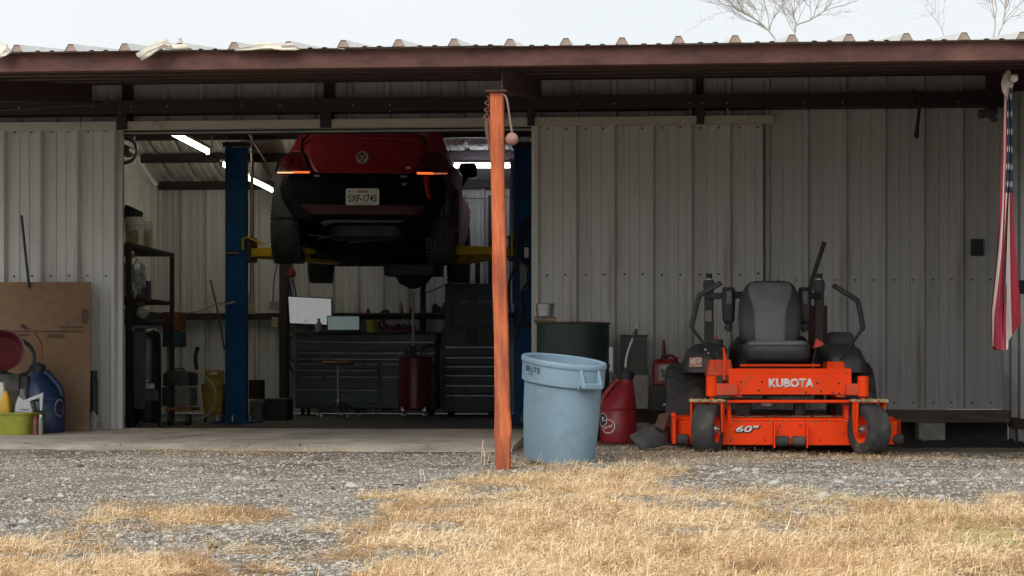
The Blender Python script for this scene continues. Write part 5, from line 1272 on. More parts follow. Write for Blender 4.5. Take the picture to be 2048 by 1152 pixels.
# second screen
la = thing('laptop', (P(687, 660, BY + .05).x, BY + .06, ztop), 'laptop with dull green-grey screen right of the monitor', 'laptop')
b = B(); x0, x1, z0, z1 = q2(654, 631, 720, 664, BY + .06); b.bb((x0, BY + .06, ztop + .022), (x1, BY + .075, z1)); b.build('laptop_lid', m_blk, la, bevel=.003)
x0, x1, z0, z1 = q2(656, 633, 718, 662.5, BY + .056); b = B(); b.bb((x0, BY + .055, ztop + .03), (x1, BY + .059, z1)); b.build('screen', M('screen_dull', (.12, .16, .16), .4, emit=(.45, .62, .60), estr=.12), la)
b = B(); x0, x1, _, _ = q2(654, 631, 720, 664, BY); b.bb((x0, BY - .12, ztop + .001), (x1, BY + .06, ztop + .02)); b.build('laptop_base', m_blk, la, bevel=.003)
def bottle(name, px, py0, py1, Y, w, zb, mat, cap, label, cat='bottle'):
    a = P(px, py1, Y); a.z = zb; h = P(px, py0, Y).z - zb; r = w * mpp(px, Y) / 2
    t = thing(name, a, label, cat)
    b = B(); b.lathe([(r * .95, 0), (r, .01), (r, h * .6), (r * .45, h * .78), (r * .4, h * .84)], 18); b.build('bottle_body', mat, t, world=False, smooth=50)
    b = B(); b.lathe([(r * .5, h * .84), (r * .5, h), (r * .3, h * 1.01)], 14); b.build('bottle_cap', cap, t, world=False)
m_wb = M('grey_white_plastic', (.28, .28, .27), .5); m_w = M('cap_white', (.55, .55, .53), .5)
bottle('squeeze_bottle', 637.5, 637, 668, BY - .05, 13, ztop, m_wb, m_w, 'translucent white bottle standing in front of the monitor')
b = B(); a = P(744, 664, BY + .1); r = 10.5 * mpp(744, BY + .1); h = P(744, 640, BY + .1).z - ztop
b.lathe([(r * .35, .001), (r, .001), (r, h), (r * .35, h), (r * .35, .001)], 24, T((a.x, a.y, ztop)), caps=False); b.build('towel_roll', M('yellow_green_roll', (.34, .36, .02), .6, var=.15), label='yellow-green roll standing right of the laptop', cat='roll')
rb = thing('red_tool_case', (P(785, 665, BY + .1).x, BY + .15, ztop), 'open red tool case full of tools on the wide chest', 'tool case')
x0, x1, z0, z1 = q2(752, 644, 757, 666, BY + .1); m_rcase = M('case_red', (.16, .018, .03), .5)
b = B(); b.bb((x0, BY + .08, ztop + .001), (x1, BY + .3, z1)); b.build('case_side', m_rcase, rb)
x0, x1, z0, z1 = q2(757, 660, 833, 666, BY + .1); b = B(); b.bb((x0 + .002, BY + .08, ztop + .001), (x1, BY + .3, ztop + .025)); b.build('case_tray', m_rcase, rb)
for i in range(14):
    px = 762 + i * 5; a = P(px, 660, BY + .1 + .01 * (i % 3)); b = B(); h = random.uniform(.03, .075); b.box((a.x, a.y + .04, ztop + .027 + h / 2), (.03, .06, h), rz=random.uniform(-.4, .4)); b.build('tool', random.choice([m_blk, m_blk, m_rcase, m_gryd]), rb, bevel=.006)
# shelf board on the girt
SY2 = 20.55; x0, x1, z0, z1 = q2(700, 627, 892, 632, SY2); b = B(); b.bb((x0, SY2 - .06, z1 - .012), (x1, SY2 + .12, z1)); b.build('wall_shelf', m_wood, label='thin dark shelf on the back wall above the tool chest', cat='shelf'); zs = z1
bottle('spray_bottle', 801, 604, 627, SY2, 11, zs, M('white_red_can', (.5, .48, .45), .5, col2=(.3, .03, .04), scale=14), m_w, 'white and red spray can standing on the back shelf', 'spray can')
b = B(); a = P(770, 627, SY2); rloft(b, [(a.x, a.y, zs, .06, .03), (a.x, a.y, zs + .025, .06, .03), (a.x + .01, a.y, zs + .05, .025, .02)], n=14); b.build('air_tool', m_blk, label='small black air tool lying on the back shelf', cat='tool')
b = B(); a = P(873, 627, SY2); rloft(b, [(a.x, a.y, zs, .055, .04), (a.x, a.y, zs + .07, .055, .04), (a.x - .02, a.y, zs + .12, .01, .02)], n=14); b.build('dark_bottle', m_blk, label='black container at the right end of the back shelf', cat='container')
b = B(); a = P(888, 627, SY2 + .02); b.lathe([(.03, 0), (.03, .08), (.012, .10), (.012, .13)], 14, T((a.x, a.y, zs))); b.build('oil_can', m_gryd, label='dark grey oil can at the shelf end by the black lid', cat='oil can')
# oil drain drum
dY = 18.9; a = P(830, 836, dY); dd = thing('oil_drain', (a.x, dY, -.005), 'dark red oil drain drum with black catch bowl on a mast', 'oil drain'); k = mpp(830, dY)
m_dr = M('drain_red', (.13, .014, .022), .35, .1, var=.2, scale=5)
zt_ = P(830, 714, dY).z; r = 33 * k
b = B(); b.lathe([(r * .9, .09), (r, .11), (r, zt_ - .02), (r * .97, zt_), (.001, zt_ + .004)], 40, T((a.x, dY, 0))); b.build('drum_body', m_dr, dd)
b = B(); b.torus((a.x, dY, zt_ - .004), r - .002, .008, 40, 6); b.build('drum_rim', m_dr, dd)
for i in range(4):
    t = math.pi / 4 + i * math.pi / 2; c_ = Vector((a.x + r * .9 * math.cos(t), dY + r * .9 * math.sin(t), .04)); b = B(); b.lathe([(.025, -.015), (.04, -.01), (.04, .01), (.025, .015)], 14, T(c_) @ Matrix.Rotation(R(90), 4, 'Y')); b.bb(c_ + Vector((-.02, -.02, .042)), c_ + Vector((.02, .02, .085))); b.build('caster', m_steel, dd)
mx_ = P(826, 600, dY).x; zb_ = P(826, 582, dY).z; b = B(); b.cyl((mx_, dY, zt_), (mx_, dY, zb_), .014, n=12); b.build('mast', m_steel, dd)
b = B(); b.cyl((mx_, dY, zt_), (mx_, dY, zt_ + .12), .03); b.box((mx_ - .07, dY, zt_ + .06), (.06, .05, .06)); b.build('mast_valve', m_blk, dd, bevel=.004)
z1_, z2_, z3_, z4_ = (P(0, y, dY).z for y in (580, 571, 556, 535)); cx_ = P(828, 0, dY).x
b = B(); rloft(b, [(mx_, dY, z1_, .03, .03), (cx_ - .01, dY, z2_, .14, .12), (cx_ - .005, dY, z3_ - .01, .185, .17), (cx_ - .005, dY, z3_, .19, .18), (cx_, dY, z3_ + .006, .31, .24), (cx_, dY, z4_ - .02, .315, .245), (cx_, dY, z4_, .32, .25), (cx_, dY, z4_ + .002, .29, .22), (cx_, dY, z3_ + .03, .27, .2)], n=32, e=6); b.build('catch_bowl', m_blk, dd, smooth=40)
b = B(); b.tube([P(880, 549, dY), P(900, 566, dY), P(850, 587, dY)], .007, 6); b.build('bowl_brace', m_blk, dd)
# stool
sY = 18.6; a = P(676, 830, sY); sx = a.x; so = thing('work_stool', (sx, sY, -.005), 'round stool with orange-brown seat in front of the chest', 'stool')
zs_ = P(676, 728, sY).z; b = B(); b.lathe([(.02, -.012), (.13, -.012), (.168, .0), (.172, .018), (.15, .030), (.001, .033)], 32, T((sx, sY, zs_))); b.build('stool_seat', M('orange_vinyl', (.22, .085, .02), .5, var=.2), so)
b = B(); b.cyl((sx, sY, .18), (sx, sY, zs_ - .012), .013, n=10); b.cyl((sx, sY, .16), (sx, sY, .22), .035, n=14); b.build('stool_post', m_steel, so)
for i in range(5):
    t = i * 2 * math.pi / 5 + .3; e = Vector((sx + .24 * math.cos(t), sY + .24 * math.sin(t), .075)); b = B(); b.tube([(sx, sY, .19), tuple(e)], [.018, .012], 8); lg_ = b.build('stool_leg', m_blk, so); b = B(); b.lathe([(.015, -.012), (.03, -.008), (.03, .008), (.015, .012)], 12, T(e - Vector((0, 0, .045))) @ Matrix.Rotation(R(90), 4, 'Y')); b.cyl(e - Vector((0, 0, .04)), e, .008, n=6); b.build('caster', m_steel, lg_)
# wall bits at the back
def wbox(name, px0, py0, px1, py1, Y, dep, mat, label, cat, bev=.004):
    x0, x1, z0, z1 = q2(px0, py0, px1, py1, Y); b = B(); b.bb((x0, Y, z0), (x1, Y + dep, z1)); return b.build(name, mat, label=label, cat=cat, bevel=bev)
m_pbx = M('pale_box', (.30, .30, .28), .5)
wbox('outlet_box', 538, 603, 555, 620, 20.6, .06, m_pbx, 'pale electrical box on the back wall beside the dark column', 'outlet')
wbox('switch_box', 543, 634, 556, 654, 20.6, .06, M('ivory_box', (.33, .31, .2), .5), 'ivory switch box below the electrical box on the back wall', 'switch')
b = B(); x0, x1, z0, z1 = q2(496, 580, 513, 628, 20.66); b.prism([(x0, z0), (x1, z0), (x1 - .03, z0 + .1), (x0, z1)], 20.64, 20.655); b.build('hanging_bag', M('pale_plastic_bag', (.30, .30, .2), .7), label='pale wedge of plastic hanging right of the left lift column', cat='plastic')
hl = thing('hanging_lamp', P(583, 560, 20.3), 'small red work lamp hanging from the ceiling by the dark column', 'lamp')
a = P(583, 547, 20.3); b = B(); b.lathe([(.02, -.045), (.05, -.03), (.055, .0), (.045, .035), (.02, .05)], 18, T(a)); b.build('lamp_body', M('lamp_red', (.22, .015, .02), .3, spec=.6), hl)
b = B(); b.tube([a + Vector((0, 0, .05)), Vector((a.x, a.y, roof_z(20.3) - .02))], .006, 5); b.build('lamp_cord', m_hose, hl)
for pts in ([(578, 560), (582, 590), (586, 600)], [(585, 560), (592, 588), (588, 606)]):
    b = B(); b.tube(smoothpts([P(x, y, 20.3) for x, y in pts], 4), .008, 6); b.build('lamp_cable', m_hose, hl)
for n_, px in enumerate((846, 955)):
    b = B(); b.tube([P(px, 520, 20.6), P(px, 690 if px < 900 else 566, 20.6)], .035 if px < 900 else .03, 10); b.build('wall_pipe', m_dark, label=('dark vertical pipe on the back wall right of the drain mast', 'dark vertical pipe on the back wall above the black lid')[n_], cat='pipe')
tube_t('wall_wire', [(925, 396), (950, 397), (985, 396), (1015, 393)], 20.72, .005, m_hose, 'thin dark wire strung along the back wall right of the car', 'wire')
tube_t('yellow_broom', [(421, 560), (437, 630), (449, 700)], 17.9, .011, M('broom_wood', (.20, .15, .05), .6), 'thin wooden broom handle leaning left of the blue lift column', 'broom')
tube_t('floor_cable', [(565, 712), (578, 730), (588, 748)], 20.0, .008, m_hose, 'black cable hanging at the left side of the wide chest', 'cable')
wbox('white_pail', 497, 800, 523, 846, 17.9, .2, M('grey_pail', (.12, .125, .12), .6), 'grey plastic pail on the floor right of the left lift column', 'pail', .03)
wbox('black_crate', 516, 797, 575, 845, 18.2, .3, M('black_crate', (.014, .014, .016), .6), 'low black crate on the floor between column and tool chest', 'crate', .02)
wbox('dark_carton', 497, 760, 522, 798, 18.3, .2, M('dark_carton', (.035, .034, .03), .8), 'dark carton behind the grey pail on the shop floor', 'carton', .004)
# ------------------------------------------------------------------ left side of the workshop
sh = thing('storage_rack', (P(275, 700, 16.4).x, 16.6, -.005), 'dark metal shelf rack just inside the left sliding door', 'shelf rack')
RY0, RY1 = 15.6, 17.1; xa_, xb_ = P(228, 500, 16.3).x - .1, P(300, 500, 16.3).x
for y_ in (RY0, RY1):
    for x_ in (xa_, xb_): b = B(); b.bb((x_ - .02, y_ - .02, -.004), (x_ + .02, y_ + .02, 1.66)); b.build('rack_upright', m_dark, sh)
shz = [P(275, y, 16.3).z for y in (496, 598, 640)]
for z_ in shz: b = B(); b.bb((xa_ - .02, RY0 - .022, z_ - .03), (xb_ + .02, RY1 + .022, z_)); b.build('rack_shelf', m_dark, sh)
for i in range(8):
    b = B(); z_ = shz[0] - .1 - i * .05; b.torus((xb_ + .01, RY0 + .1 + .03 * (i % 2), z_), .025, .006, 12, 5, Matrix.Rotation(R(90), 4, 'X' if i % 2 else 'Y')); b.build('chain_link', m_steel, sh)
m_pail = M('dirty_white_pail', (.36, .36, .33), .6, var=.2, scale=8, dirt=(.2, .18, .12), damt=.4)
def pail(px, py0, py1, Y, w, zb, label):
    a = P(px, py1, Y); a.z = zb; h = P(px, py0, Y).z - zb; r = w * mpp(px, Y) / 2; t = thing('plastic_pail', a, label, 'pail')
    b = B(); b.lathe([(r * .88, 0), (r * .9, .01), (r * .98, h * .72), (r * 1.02, h * .73), (r * 1.02, h * .78), (r * .99, h * .79), (r, h * .86), (r * 1.03, h * .87), (r * 1.03, h * .92), (r, h * .93)], 28); b.build('pail_body', m_pail, t, world=False)
    b = B(); b.lathe([(r * 1.04, h * .93), (r * 1.04, h), (.001, h)], 28); b.build('pail_lid', m_pail, t, world=False)
    b = B(); b.box((0, -r * .95, h * .3), (r * 1.3, r * .2, h * .45)); b.build('pail_label', M('tan_label', (.22, .18, .09), .7, var=.5, scale=25), t, world=False)
pail(269, 435, 490, 15.95, 39, shz[0], 'white plastic pail on the top shelf of the left rack')
pail(294, 443, 496, 16.75, 22, shz[0], 'narrow white pail behind the larger one on the top shelf')
b = B(); a = P(262, 430, 15.95); rloft(b, [(a.x, a.y, P(269, 434, 15.95).z + .004, .10, .08), (a.x + .02, a.y, P(269, 424, 15.95).z, .09, .06), (a.x - .04, a.y, P(269, 410, 15.95).z, .01, .02)], n=14); b.build('black_rag', m_cblk, label='black crumpled rag on the lid of the white pail', cat='rag')
m_pbag = M('clear_plastic_bag', (.26, .28, .28), .35, var=.6, scale=14, bump=1.0, bscale=14)
b = B(); a = P(268, 600, 15.9); rloft(b, [(a.x, a.y, shz[1], .10, .12), (a.x, a.y, shz[1] + .15, .11, .13), (a.x - .01, a.y, shz[1] + .26, .10, .12), (a.x + .01, a.y, shz[1] + .36, .06, .08), (a.x - .03, a.y, shz[1] + .38, .02, .03)], n=22, e=2.6)
o = b.build('plastic_bag', m_pbag, label='crumpled clear plastic bag on the middle shelf of the left rack', cat='bag', subsurf=2, smooth=60)
q = o.modifiers.new('d', 'DISPLACE'); tx_ = bpy.data.textures.new('crumple', 'CLOUDS'); tx_.noise_scale = .06; q.texture = tx_; q.strength = .06
b = B(); a = P(297, 590, 16.3); b.torus((a.x, 15.7, P(0, 588, 15.7).z), .05, .012, 20, 6, Matrix.Rotation(R(90), 4, 'X')); b.build('wire_coil', m_pail, label='small pale coil hanging at the right of the left rack', cat='coil')
b = B(); x0, x1, z0, z1 = q2(250, 602, 278, 636, 15.75); b.bb((x0, 15.75, shz[2]), (x1, 15.95, z1)); b.build('black_box', m_blk, label='black box on the lower shelf of the left rack', cat='box', bevel=.01)
b = B(); a = P(291, 618, 15.75); b.lathe([(.02, 0), (.05, .01), (.06, .04), (.05, .07), (.02, .08)], 16, T((a.x, 15.7, a.z - .04)) @ Matrix.Rotation(R(90), 4, 'X')); b.build('gauge', M('pale_gauge', (.30, .32, .26), .4, var=.4, scale=30), label='round pale gauge at the top of the tall black tank', cat='gauge')
# tall black tank with label
tk = thing('air_compressor_tank', (P(291, 850, 15.4).x, 15.4, -.005), 'tall black upright compressor tank with paper label', 'tank')
TX, TY = P(291, 850, 15.4).x, 15.4; r = 31 * mpp(291, TY); zt_ = P(291, 655, TY).z
b = B(); b.lathe([(r * .9, .06), (r, .12), (r, zt_ - .12), (r * .94, zt_ - .06), (r * .7, zt_ - .015), (.001, zt_)], 36, T((TX, TY, 0))); b.build('tank_body', M('tank_black', (.012, .013, .015), .3, .2, var=.2, spec=.6), tk, smooth=60)
for i in range(3):
    t = i * 2.094 + .5; b = B(); b.tube([(TX + r * .8 * math.cos(t), TY + r * .8 * math.sin(t), .1), (TX + r * 1.1 * math.cos(t), TY + r * 1.1 * math.sin(t), .0)], .02, 8); b.build('tank_foot', m_blk, tk)
for j, (x0, y0, x1, y1, m__) in enumerate(((284, 767, 309, 777, m_w), (283, 779, 317, 801, M('dark_label', (.09, .085, .08), .6, var=.5, scale=30)), (286, 759, 297, 764, m_w))):
    a0, a1, c0, c1 = q2(x0, y0, x1, y1, TY - r); b = B(); b.bb((a0, TY - r - .004, c0), (a1, TY - r - .001, c1)); b.build('tank_label', m__, tk, smooth=0)
x0, x1, z0, z1 = q2(267, 663, 289, 818, 15.0)
hs = wbox('tall_panel', 267, 663, 289, 818, 15.02, .04, M('grey_strip', (.10, .115, .13), .35, .4), 'upright grey metal strip leaning before the black tank', 'panel')
# orange and blue carton pair on a stand
st_ = thing('parts_stand', (P(342, 840, 17.2).x, 17.25, -.005), 'orange box fixed above a blue box on a thin pole', 'stand')
x0, x1, z0, z1 = q2(325, 624, 360, 661, 17.1); b = B(); b.bb((x0, 17.1, z0), (x1, 17.35, z1)); b.build('orange_box', M('orange_carton', (.20, .075, .022), .7, var=.15), st_, bevel=.004)
x0, x1, a0, a1 = q2(325, 662, 360, 694, 17.1); b = B(); b.bb((x0, 17.1, a0), (x1, 17.35, a1)); b.build('blue_box', M('blue_carton', (.03, .06, .075), .6), st_, bevel=.004)
b = B(); b.cyl((P(336, 0, 17.2).x, 17.2, .0), (P(336, 0, 17.2).x, 17.2, a0), .016); b.bb((P(336, 0, 17.2).x - .15, 17.05, -.003), (P(336, 0, 17.2).x + .15, 17.35, .02)); b.build('stand_pole', m_steel, st_)
# small engine machine
ge = thing('generator', (P(355, 838, 16.7).x, 16.7, -.005), 'small generator with black tank on an orange base', 'generator')
x0, x1, z0, z1 = q2(322, 741, 384, 768, 16.6); cxg, hw = (x0 + x1) / 2, (x1 - x0) / 2
b = B(); rloft(b, [(cxg, 16.75, z0 - .02, hw, .17), (cxg, 16.75, z1 - .04, hw, .17), (cxg, 16.75, z1, hw * .75, .12)], n=28); b.build('fuel_tank', m_blk, ge, smooth=60)
x0, x1, z0, z1 = q2(348, 775, 381, 812, 16.58); b = B(); b.bb((x0, 16.58, z0), (x1, 16.85, z1)); b.build('engine_panel', M('engine_pale', (.16, .165, .15), .6, var=.4, scale=18), ge, bevel=.008)
x0, x1, z0, z1 = q2(322, 775, 346, 812, 16.6); b = B(); b.bb((x0, 16.62, z0), (x1, 16.85, z1)); b.build('engine_block', m_blk, ge, bevel=.01)
x0, x1, z0, z1 = q2(330, 815, 382, 822, 16.56); b = B(); b.bb((x0, 16.56, z0), (x1, 16.9, z1)); b.build('base_rail', M('orange_base', (.26, .09, .02), .6), ge, bevel=.004)
for s in (x0 + .04, x1 - .04): b = B(); b.lathe([(.03, -.025), (.055, -.02), (.055, .02), (.03, .025)], 16, T((s, 16.62, .052)) @ Matrix.Rotation(R(90), 4, 'Y')); b.build('wheel', m_rub, ge)
b = B(); b.tube(smoothpts([P(x, y, 16.6) for x, y in ((352, 742), (352, 738), (368, 738), (368, 742))], 3), .008, 6); b.build('tank_handle', m_blk, ge)
tube_t('clear_hose', [(372, 740), (395, 744), (415, 758), (428, 775), (431, 795), (422, 820), (405, 836), (386, 839)], 16.45, .009, M('pale_hose', (.30, .30, .27), .5), 'pale hose arching from the generator to the floor', 'hose')
tube_t('black_standpipe', [(396, 694), (391, 712), (393, 740)], 17.6, .022, m_blk, 'short curved black pipe rising behind the yellow bucket', 'pipe')
mb_ = thing('mop_bucket', (P(427, 840, 17.3).x - .05, 17.4, -.005), 'worn yellow mop bucket beside the blue lift column', 'bucket')
m_my = M('worn_yellow', (.32, .20, .02), .6, var=.3, scale=8, dirt=(.08, .06, .03), damt=.6, dscale=6)
x0, x1, z0, z1 = q2(402, 768, 449, 835, 17.3); b = B(); cxm, hw = (x0 + x1) / 2, (x1 - x0) / 2
rloft(b, [(cxm, 17.4, .07, hw * .75, .12), (cxm, 17.4, z1, hw, .16), (cxm, 17.4, z1, hw * .9, .14), (cxm, 17.4, .09, hw * .7, .1)], n=28, e=5); b.build('bucket_body', m_my, mb_, smooth=50)
x0, x1, z0, z1 = q2(409, 740, 448, 775, 17.3); b = B(); b.bb((x0, 17.30, z0 - .02), (x1, 17.33, z1)); b.build('wringer', m_my, mb_, bevel=.01)
x0, x1, z0, z1 = q2(420, 744, 434, 749, 17.29); b = B(); b.bb((x0, 17.285, z0), (x1, 17.298, z1)); b.build('wringer_slot', m_w, mb_)
for sx in (-.09, .09): b = B(); b.lathe([(.02, -.012), (.033, -.01), (.033, .01), (.02, .012)], 12, T((cxm + sx, 17.36, .034)) @ Matrix.Rotation(R(90), 4, 'Y')); b.build('caster', m_blk, mb_)
# cable reel and conduit under the eave inside
cr_ = thing('cable_reel', P(257, 297, 15.3), 'black cable reel hung inside the top left of the doorway', 'reel')
for r_ in (.12, .105): b = B(); b.torus(P(248, 300, 15.3) + Vector((0, (.12 - r_) * 2, 0)), r_, .012, 28, 6, Matrix.Rotation(R(90), 4, 'X')); b.build('reel_ring', m_gryd, cr_)
b = B(); b.cyl(P(248, 300, 15.3), P(248, 300, 15.3) + Vector((0, .15, 0)), .05); b.build('reel_drum', m_blk, cr_)
for px, y0, y1, lab in ((269, 262, 328, 'thin hanging rod inside the doorway near the cable reel'), (424, 262, 300, 'thin hanging rod left of the lift column near the lights'), (503, 262, 345, 'thin hanging rod right of the left lift column')):
    b = B(); c_ = P(px, y1, 16.6); b.tube([c_, Vector((c_.x, 16.6, roof_z(16.6) - .02))], .007, 6); b.build('hanging_rod', m_steel, label=lab, cat='rod')
b = B(); b.tube([P(497, 265, 17.9), P(530, 320, 19.3)], .014, 8); b.build('brace_bar', m_dark, label='slanting dark brace between the lift column and the car', cat='brace')
tube_t('ceiling_cable', [(405, 310), (415, 320), (425, 312), (440, 322)], 18.0, .006, m_hose, 'thin black cable drooping between the left strip lights', 'cable')

for i, (px, py0, w_, mat, lab) in enumerate(((824, 612, 8, m_blk, 'black oil bottle on the back shelf behind the drain mast'), (848, 610, 9, m_gryd, 'grey bottle on the back shelf right of the drain mast'), (736, 616, 8, m_rcase, 'small red bottle at the left end of the back shelf'))):
    bottle('shelf_bottle', px, py0, 627, SY2, w_, zs, mat, m_blk, lab)
for i in range(3):
    x_ = 262 + i * 12; a = P(x_, 600, 16.4 + .2 * i); b = B(); h = .10 + .05 * i; b.bb((a.x - .05, a.y, shz[1] + .001), (a.x + .05, a.y + .12, shz[1] + h)); b.build('parts_box', [m_pail, MATS['orange_carton'], m_gryd][i], label=('white parts box behind the plastic bag on the rack', 'orange parts box behind the plastic bag on the rack', 'tall grey parts box at the back of the rack shelf')[i], cat='box', bevel=.004)
tube_t('extension_cord', [(470, 604), (440, 606), (400, 622), (360, 627), (330, 625)], 17.6, .006, M('cord_yellow', (.32, .30, .10), .6), 'yellow cord sagging from the lift column to the left rack', 'cord')
for i, pts in enumerate(([(560, 470), (556, 520), (548, 560), (546, 604)], [(590, 606), (584, 640), (572, 668), (574, 712)])):
    tube_t('wall_cable', pts, 20.5, .007, m_hose, ('black cable running down to the electrical box on the back wall', 'black cable hanging behind the left edge of the monitor')[i], 'cable')
# ------------------------------------------------------------------ flag, porch bits
fl = thing('flag', P(2025, 160, 9.75), 'furled red white and blue striped flag hanging at the right edge', 'flag')
m_fl = bpy.data.materials.new('flag_cloth'); t, bs = nodes_of(m_fl); N = t.nodes.new; L = t.links.new
uv = N('ShaderNodeUVMap'); uv.uv_map = 'UVMap'; sx = N('ShaderNodeSeparateXYZ'); L(uv.outputs[0], sx.inputs[0])
def mth(op, a, b_=None):
    n = N('ShaderNodeMath'); n.operation = op
    for i, v in enumerate((a, b_)):
        if v is None: continue
        if isinstance(v, (int, float)): n.inputs[i].default_value = v
        else: L(v, n.inputs[i])
    return n.outputs[0]
U, V = sx.outputs[0], sx.outputs[1]            # U across the hoist, V down the fly
stripe = mth('LESS_THAN', mth('MODULO', mth('MULTIPLY', U, 13.0), 2.0), 1.0)
canton = mth('MULTIPLY', mth('LESS_THAN', V, .40), mth('GREATER_THAN', U, 6 / 13))
fu = mth('FRACT', mth('MULTIPLY', U, 16.0)); fv = mth('FRACT', mth('MULTIPLY', V, 15.0))
du, dv = mth('SUBTRACT', fu, .5), mth('SUBTRACT', fv, .5)
star = mth('LESS_THAN', mth('ADD', mth('MULTIPLY', du, du), mth('MULTIPLY', dv, dv)), .035)
m1 = N('ShaderNodeMixRGB'); L(stripe, m1.inputs[0]); m1.inputs[1].default_value = (.50, .45, .42, 1); m1.inputs[2].default_value = (.22, .012, .03, 1)
m2 = N('ShaderNodeMixRGB'); L(star, m2.inputs[0]); m2.inputs[1].default_value = (.012, .022, .045, 1); m2.inputs[2].default_value = (.62, .6, .58, 1)
m3 = N('ShaderNodeMixRGB'); L(canton, m3.inputs[0]); L(m1.outputs[0], m3.inputs[1]); L(m2.outputs[0], m3.inputs[2]); L(m3.outputs[0], bs.inputs['Base Color']); bs.inputs['Roughness'].default_value = .85
nu, nv = 96, 60; vs = []; uvs = []
FYY = 9.72
def fx(v):      # left and right limits of the hanging cloth, in photograph pixels
    ys = [0, .10, .25, .45, .70, .86, 1.0]; l = [2010, 2008, 2006, 1999, 1988, 1981, 1983]; r = [2022, 2026, 2029, 2030, 2036, 2040, 2042]
    for i in range(6):
        if v <= ys[i + 1]: t_ = (v - ys[i]) / (ys[i + 1] - ys[i]); return l[i] + (l[i + 1] - l[i]) * t_, r[i] + (r[i + 1] - r[i]) * t_
for j in range(nv + 1):
    v = j / nv; a_, c_ = fx(v)
    for i in range(nu + 1):
        u = i / nu; ph = 2 * math.pi * 3.1 * u + 1.9 * v + .6 * math.sin(4 * v + 1 + 3 * u); w_ = .5 - .5 * math.cos(ph)
        prog = u ** 1.15
        pos = (.28 * (u / .80) + .28 * w_) if u < .80 else .28 + .28 * w_ + ((u - .80) / .20) ** 1.2 * (.72 - .28 * w_)
        py = 178 + (700 - 178) * v - 52 * max(0, pos - .42) / .58 * v ** 3 - 30 * max(0, .18 - pos) * v ** 4 * 5 * .5
        yy = FYY + .04 * math.sin(ph) * (.6 + .6 * v) + .022 * math.sin(7 * v + 5 * u) + .012 * math.sin(19 * u + 9 * v)
        q = P(a_ + (c_ - a_) * pos, py, FYY); vs.append((q.x, yy, q.z)); uvs.append((u, v))
b = B(); b.v = vs; b.f = [(j * (nu + 1) + i, j * (nu + 1) + i + 1, (j + 1) * (nu + 1) + i + 1, (j + 1) * (nu + 1) + i) for j in range(nv) for i in range(nu)]
cl_ = b.build('flag_cloth', m_fl, fl, smooth=80, recalc=False)
ul = cl_.data.uv_layers.new(name='UVMap')
for lp in cl_.data.loops: ul.data[lp.index].uv = uvs[lp.vertex_index]
m_canvas = M('flag_canvas', (.42, .36, .33), .85, var=.1)
b = B(); secs = []
for x0, x1, py, dy in ((2014, 2020, 140, .03), (2006, 2024, 152, .02), (2002, 2028, 166, .0), (2004, 2024, 180, -.01), (2008, 2020, 190, -.01)):
    secs.append([P(x0, py, FYY + dy), P((x0 + x1) / 2, py + 3, FYY + dy - .03), P(x1, py, FYY + dy), P((x0 + x1) / 2, py, FYY + dy + .03)])
b.loft(secs); b.build('flag_header', m_canvas, fl, smooth=50)
a = P(2028, 157, FYY - .03); b = B(); b.lathe([(.001, -.022), (.012, -.019), (.02, -.01), (.0225, 0), (.02, .01), (.012, .019), (.001, .022)], 20, T(a)); b.build('pole_ball', M('ivory_ball', (.55, .50, .44), .4), fl, smooth=70)
b = B(); b.cyl(a, a + Vector((.12, .5, .1)), .012, n=12); b.build('flag_pole', m_steel, fl)
# ball on a cord and chain at the post
hb = thing('hanging_ball', P(1024, 280, 9.6), 'faded pinkish ball hanging on a cord beside the post top', 'ball')
a = P(1024, 278, 9.6); rb_ = 13 * mpp(1024, 9.6)
b = B(); b.lathe([(max(.001, rb_ * math.cos(t)), rb_ * math.sin(t)) for t in [R(-90 + 15 * i) for i in range(13)]], 24, T(a)); b.build('ball', M('faded_pink', (.33, .19, .155), .8, var=.15, scale=20, bump=.15), hb, smooth=80)
b = B(); b.tube(smoothpts([a + Vector((0, 0, rb_)), P(1020, 240, 9.6), P(1014, 200, 9.6), P(1008, 190, 9.62), P(998, 188, 9.63)], 5), .006, 8); b.build('cord', M('cord_grey', (.24, .17, .15), .9), hb, smooth=80)
chn = thing('rusty_chain', P(978, 250, 9.66), 'rusty chain and rag hanging down the left side of the post', 'chain')
m_ch = M('rusty_chain', (.17, .085, .065), .8, .2, var=.3)
pz = [(985, 189), (980, 193), (978, 199), (976, 206), (977, 213), (975, 220), (974, 227), (973, 234)]
for i, (x, y) in enumerate(pz):
    b = B(); b.torus(P(x, y, 9.64), .011, .0035, 12, 5, Matrix.Rotation(R(90), 4, 'X' if i % 2 else 'Y') @ Matrix.Scale(1.4, 4, (1, 0, 0))); b.build('chain_link', m_ch, chn)
for pts, w_ in (([(974, 236), (973, 258), (977, 278), (979, 296), (983, 318)], .009), ([(978, 232), (981, 255), (980, 270), (984, 290)], .006), ([(971, 240), (972, 262), (975, 280)], .005)):
    b = B(); b.tube([P(x, y, 9.63) for x, y in pts], [w_, w_ * 1.3, w_ * 1.2, w_, w_ * .5][:len(pts)], 6); b.build('strap', m_ch, chn, smooth=60)
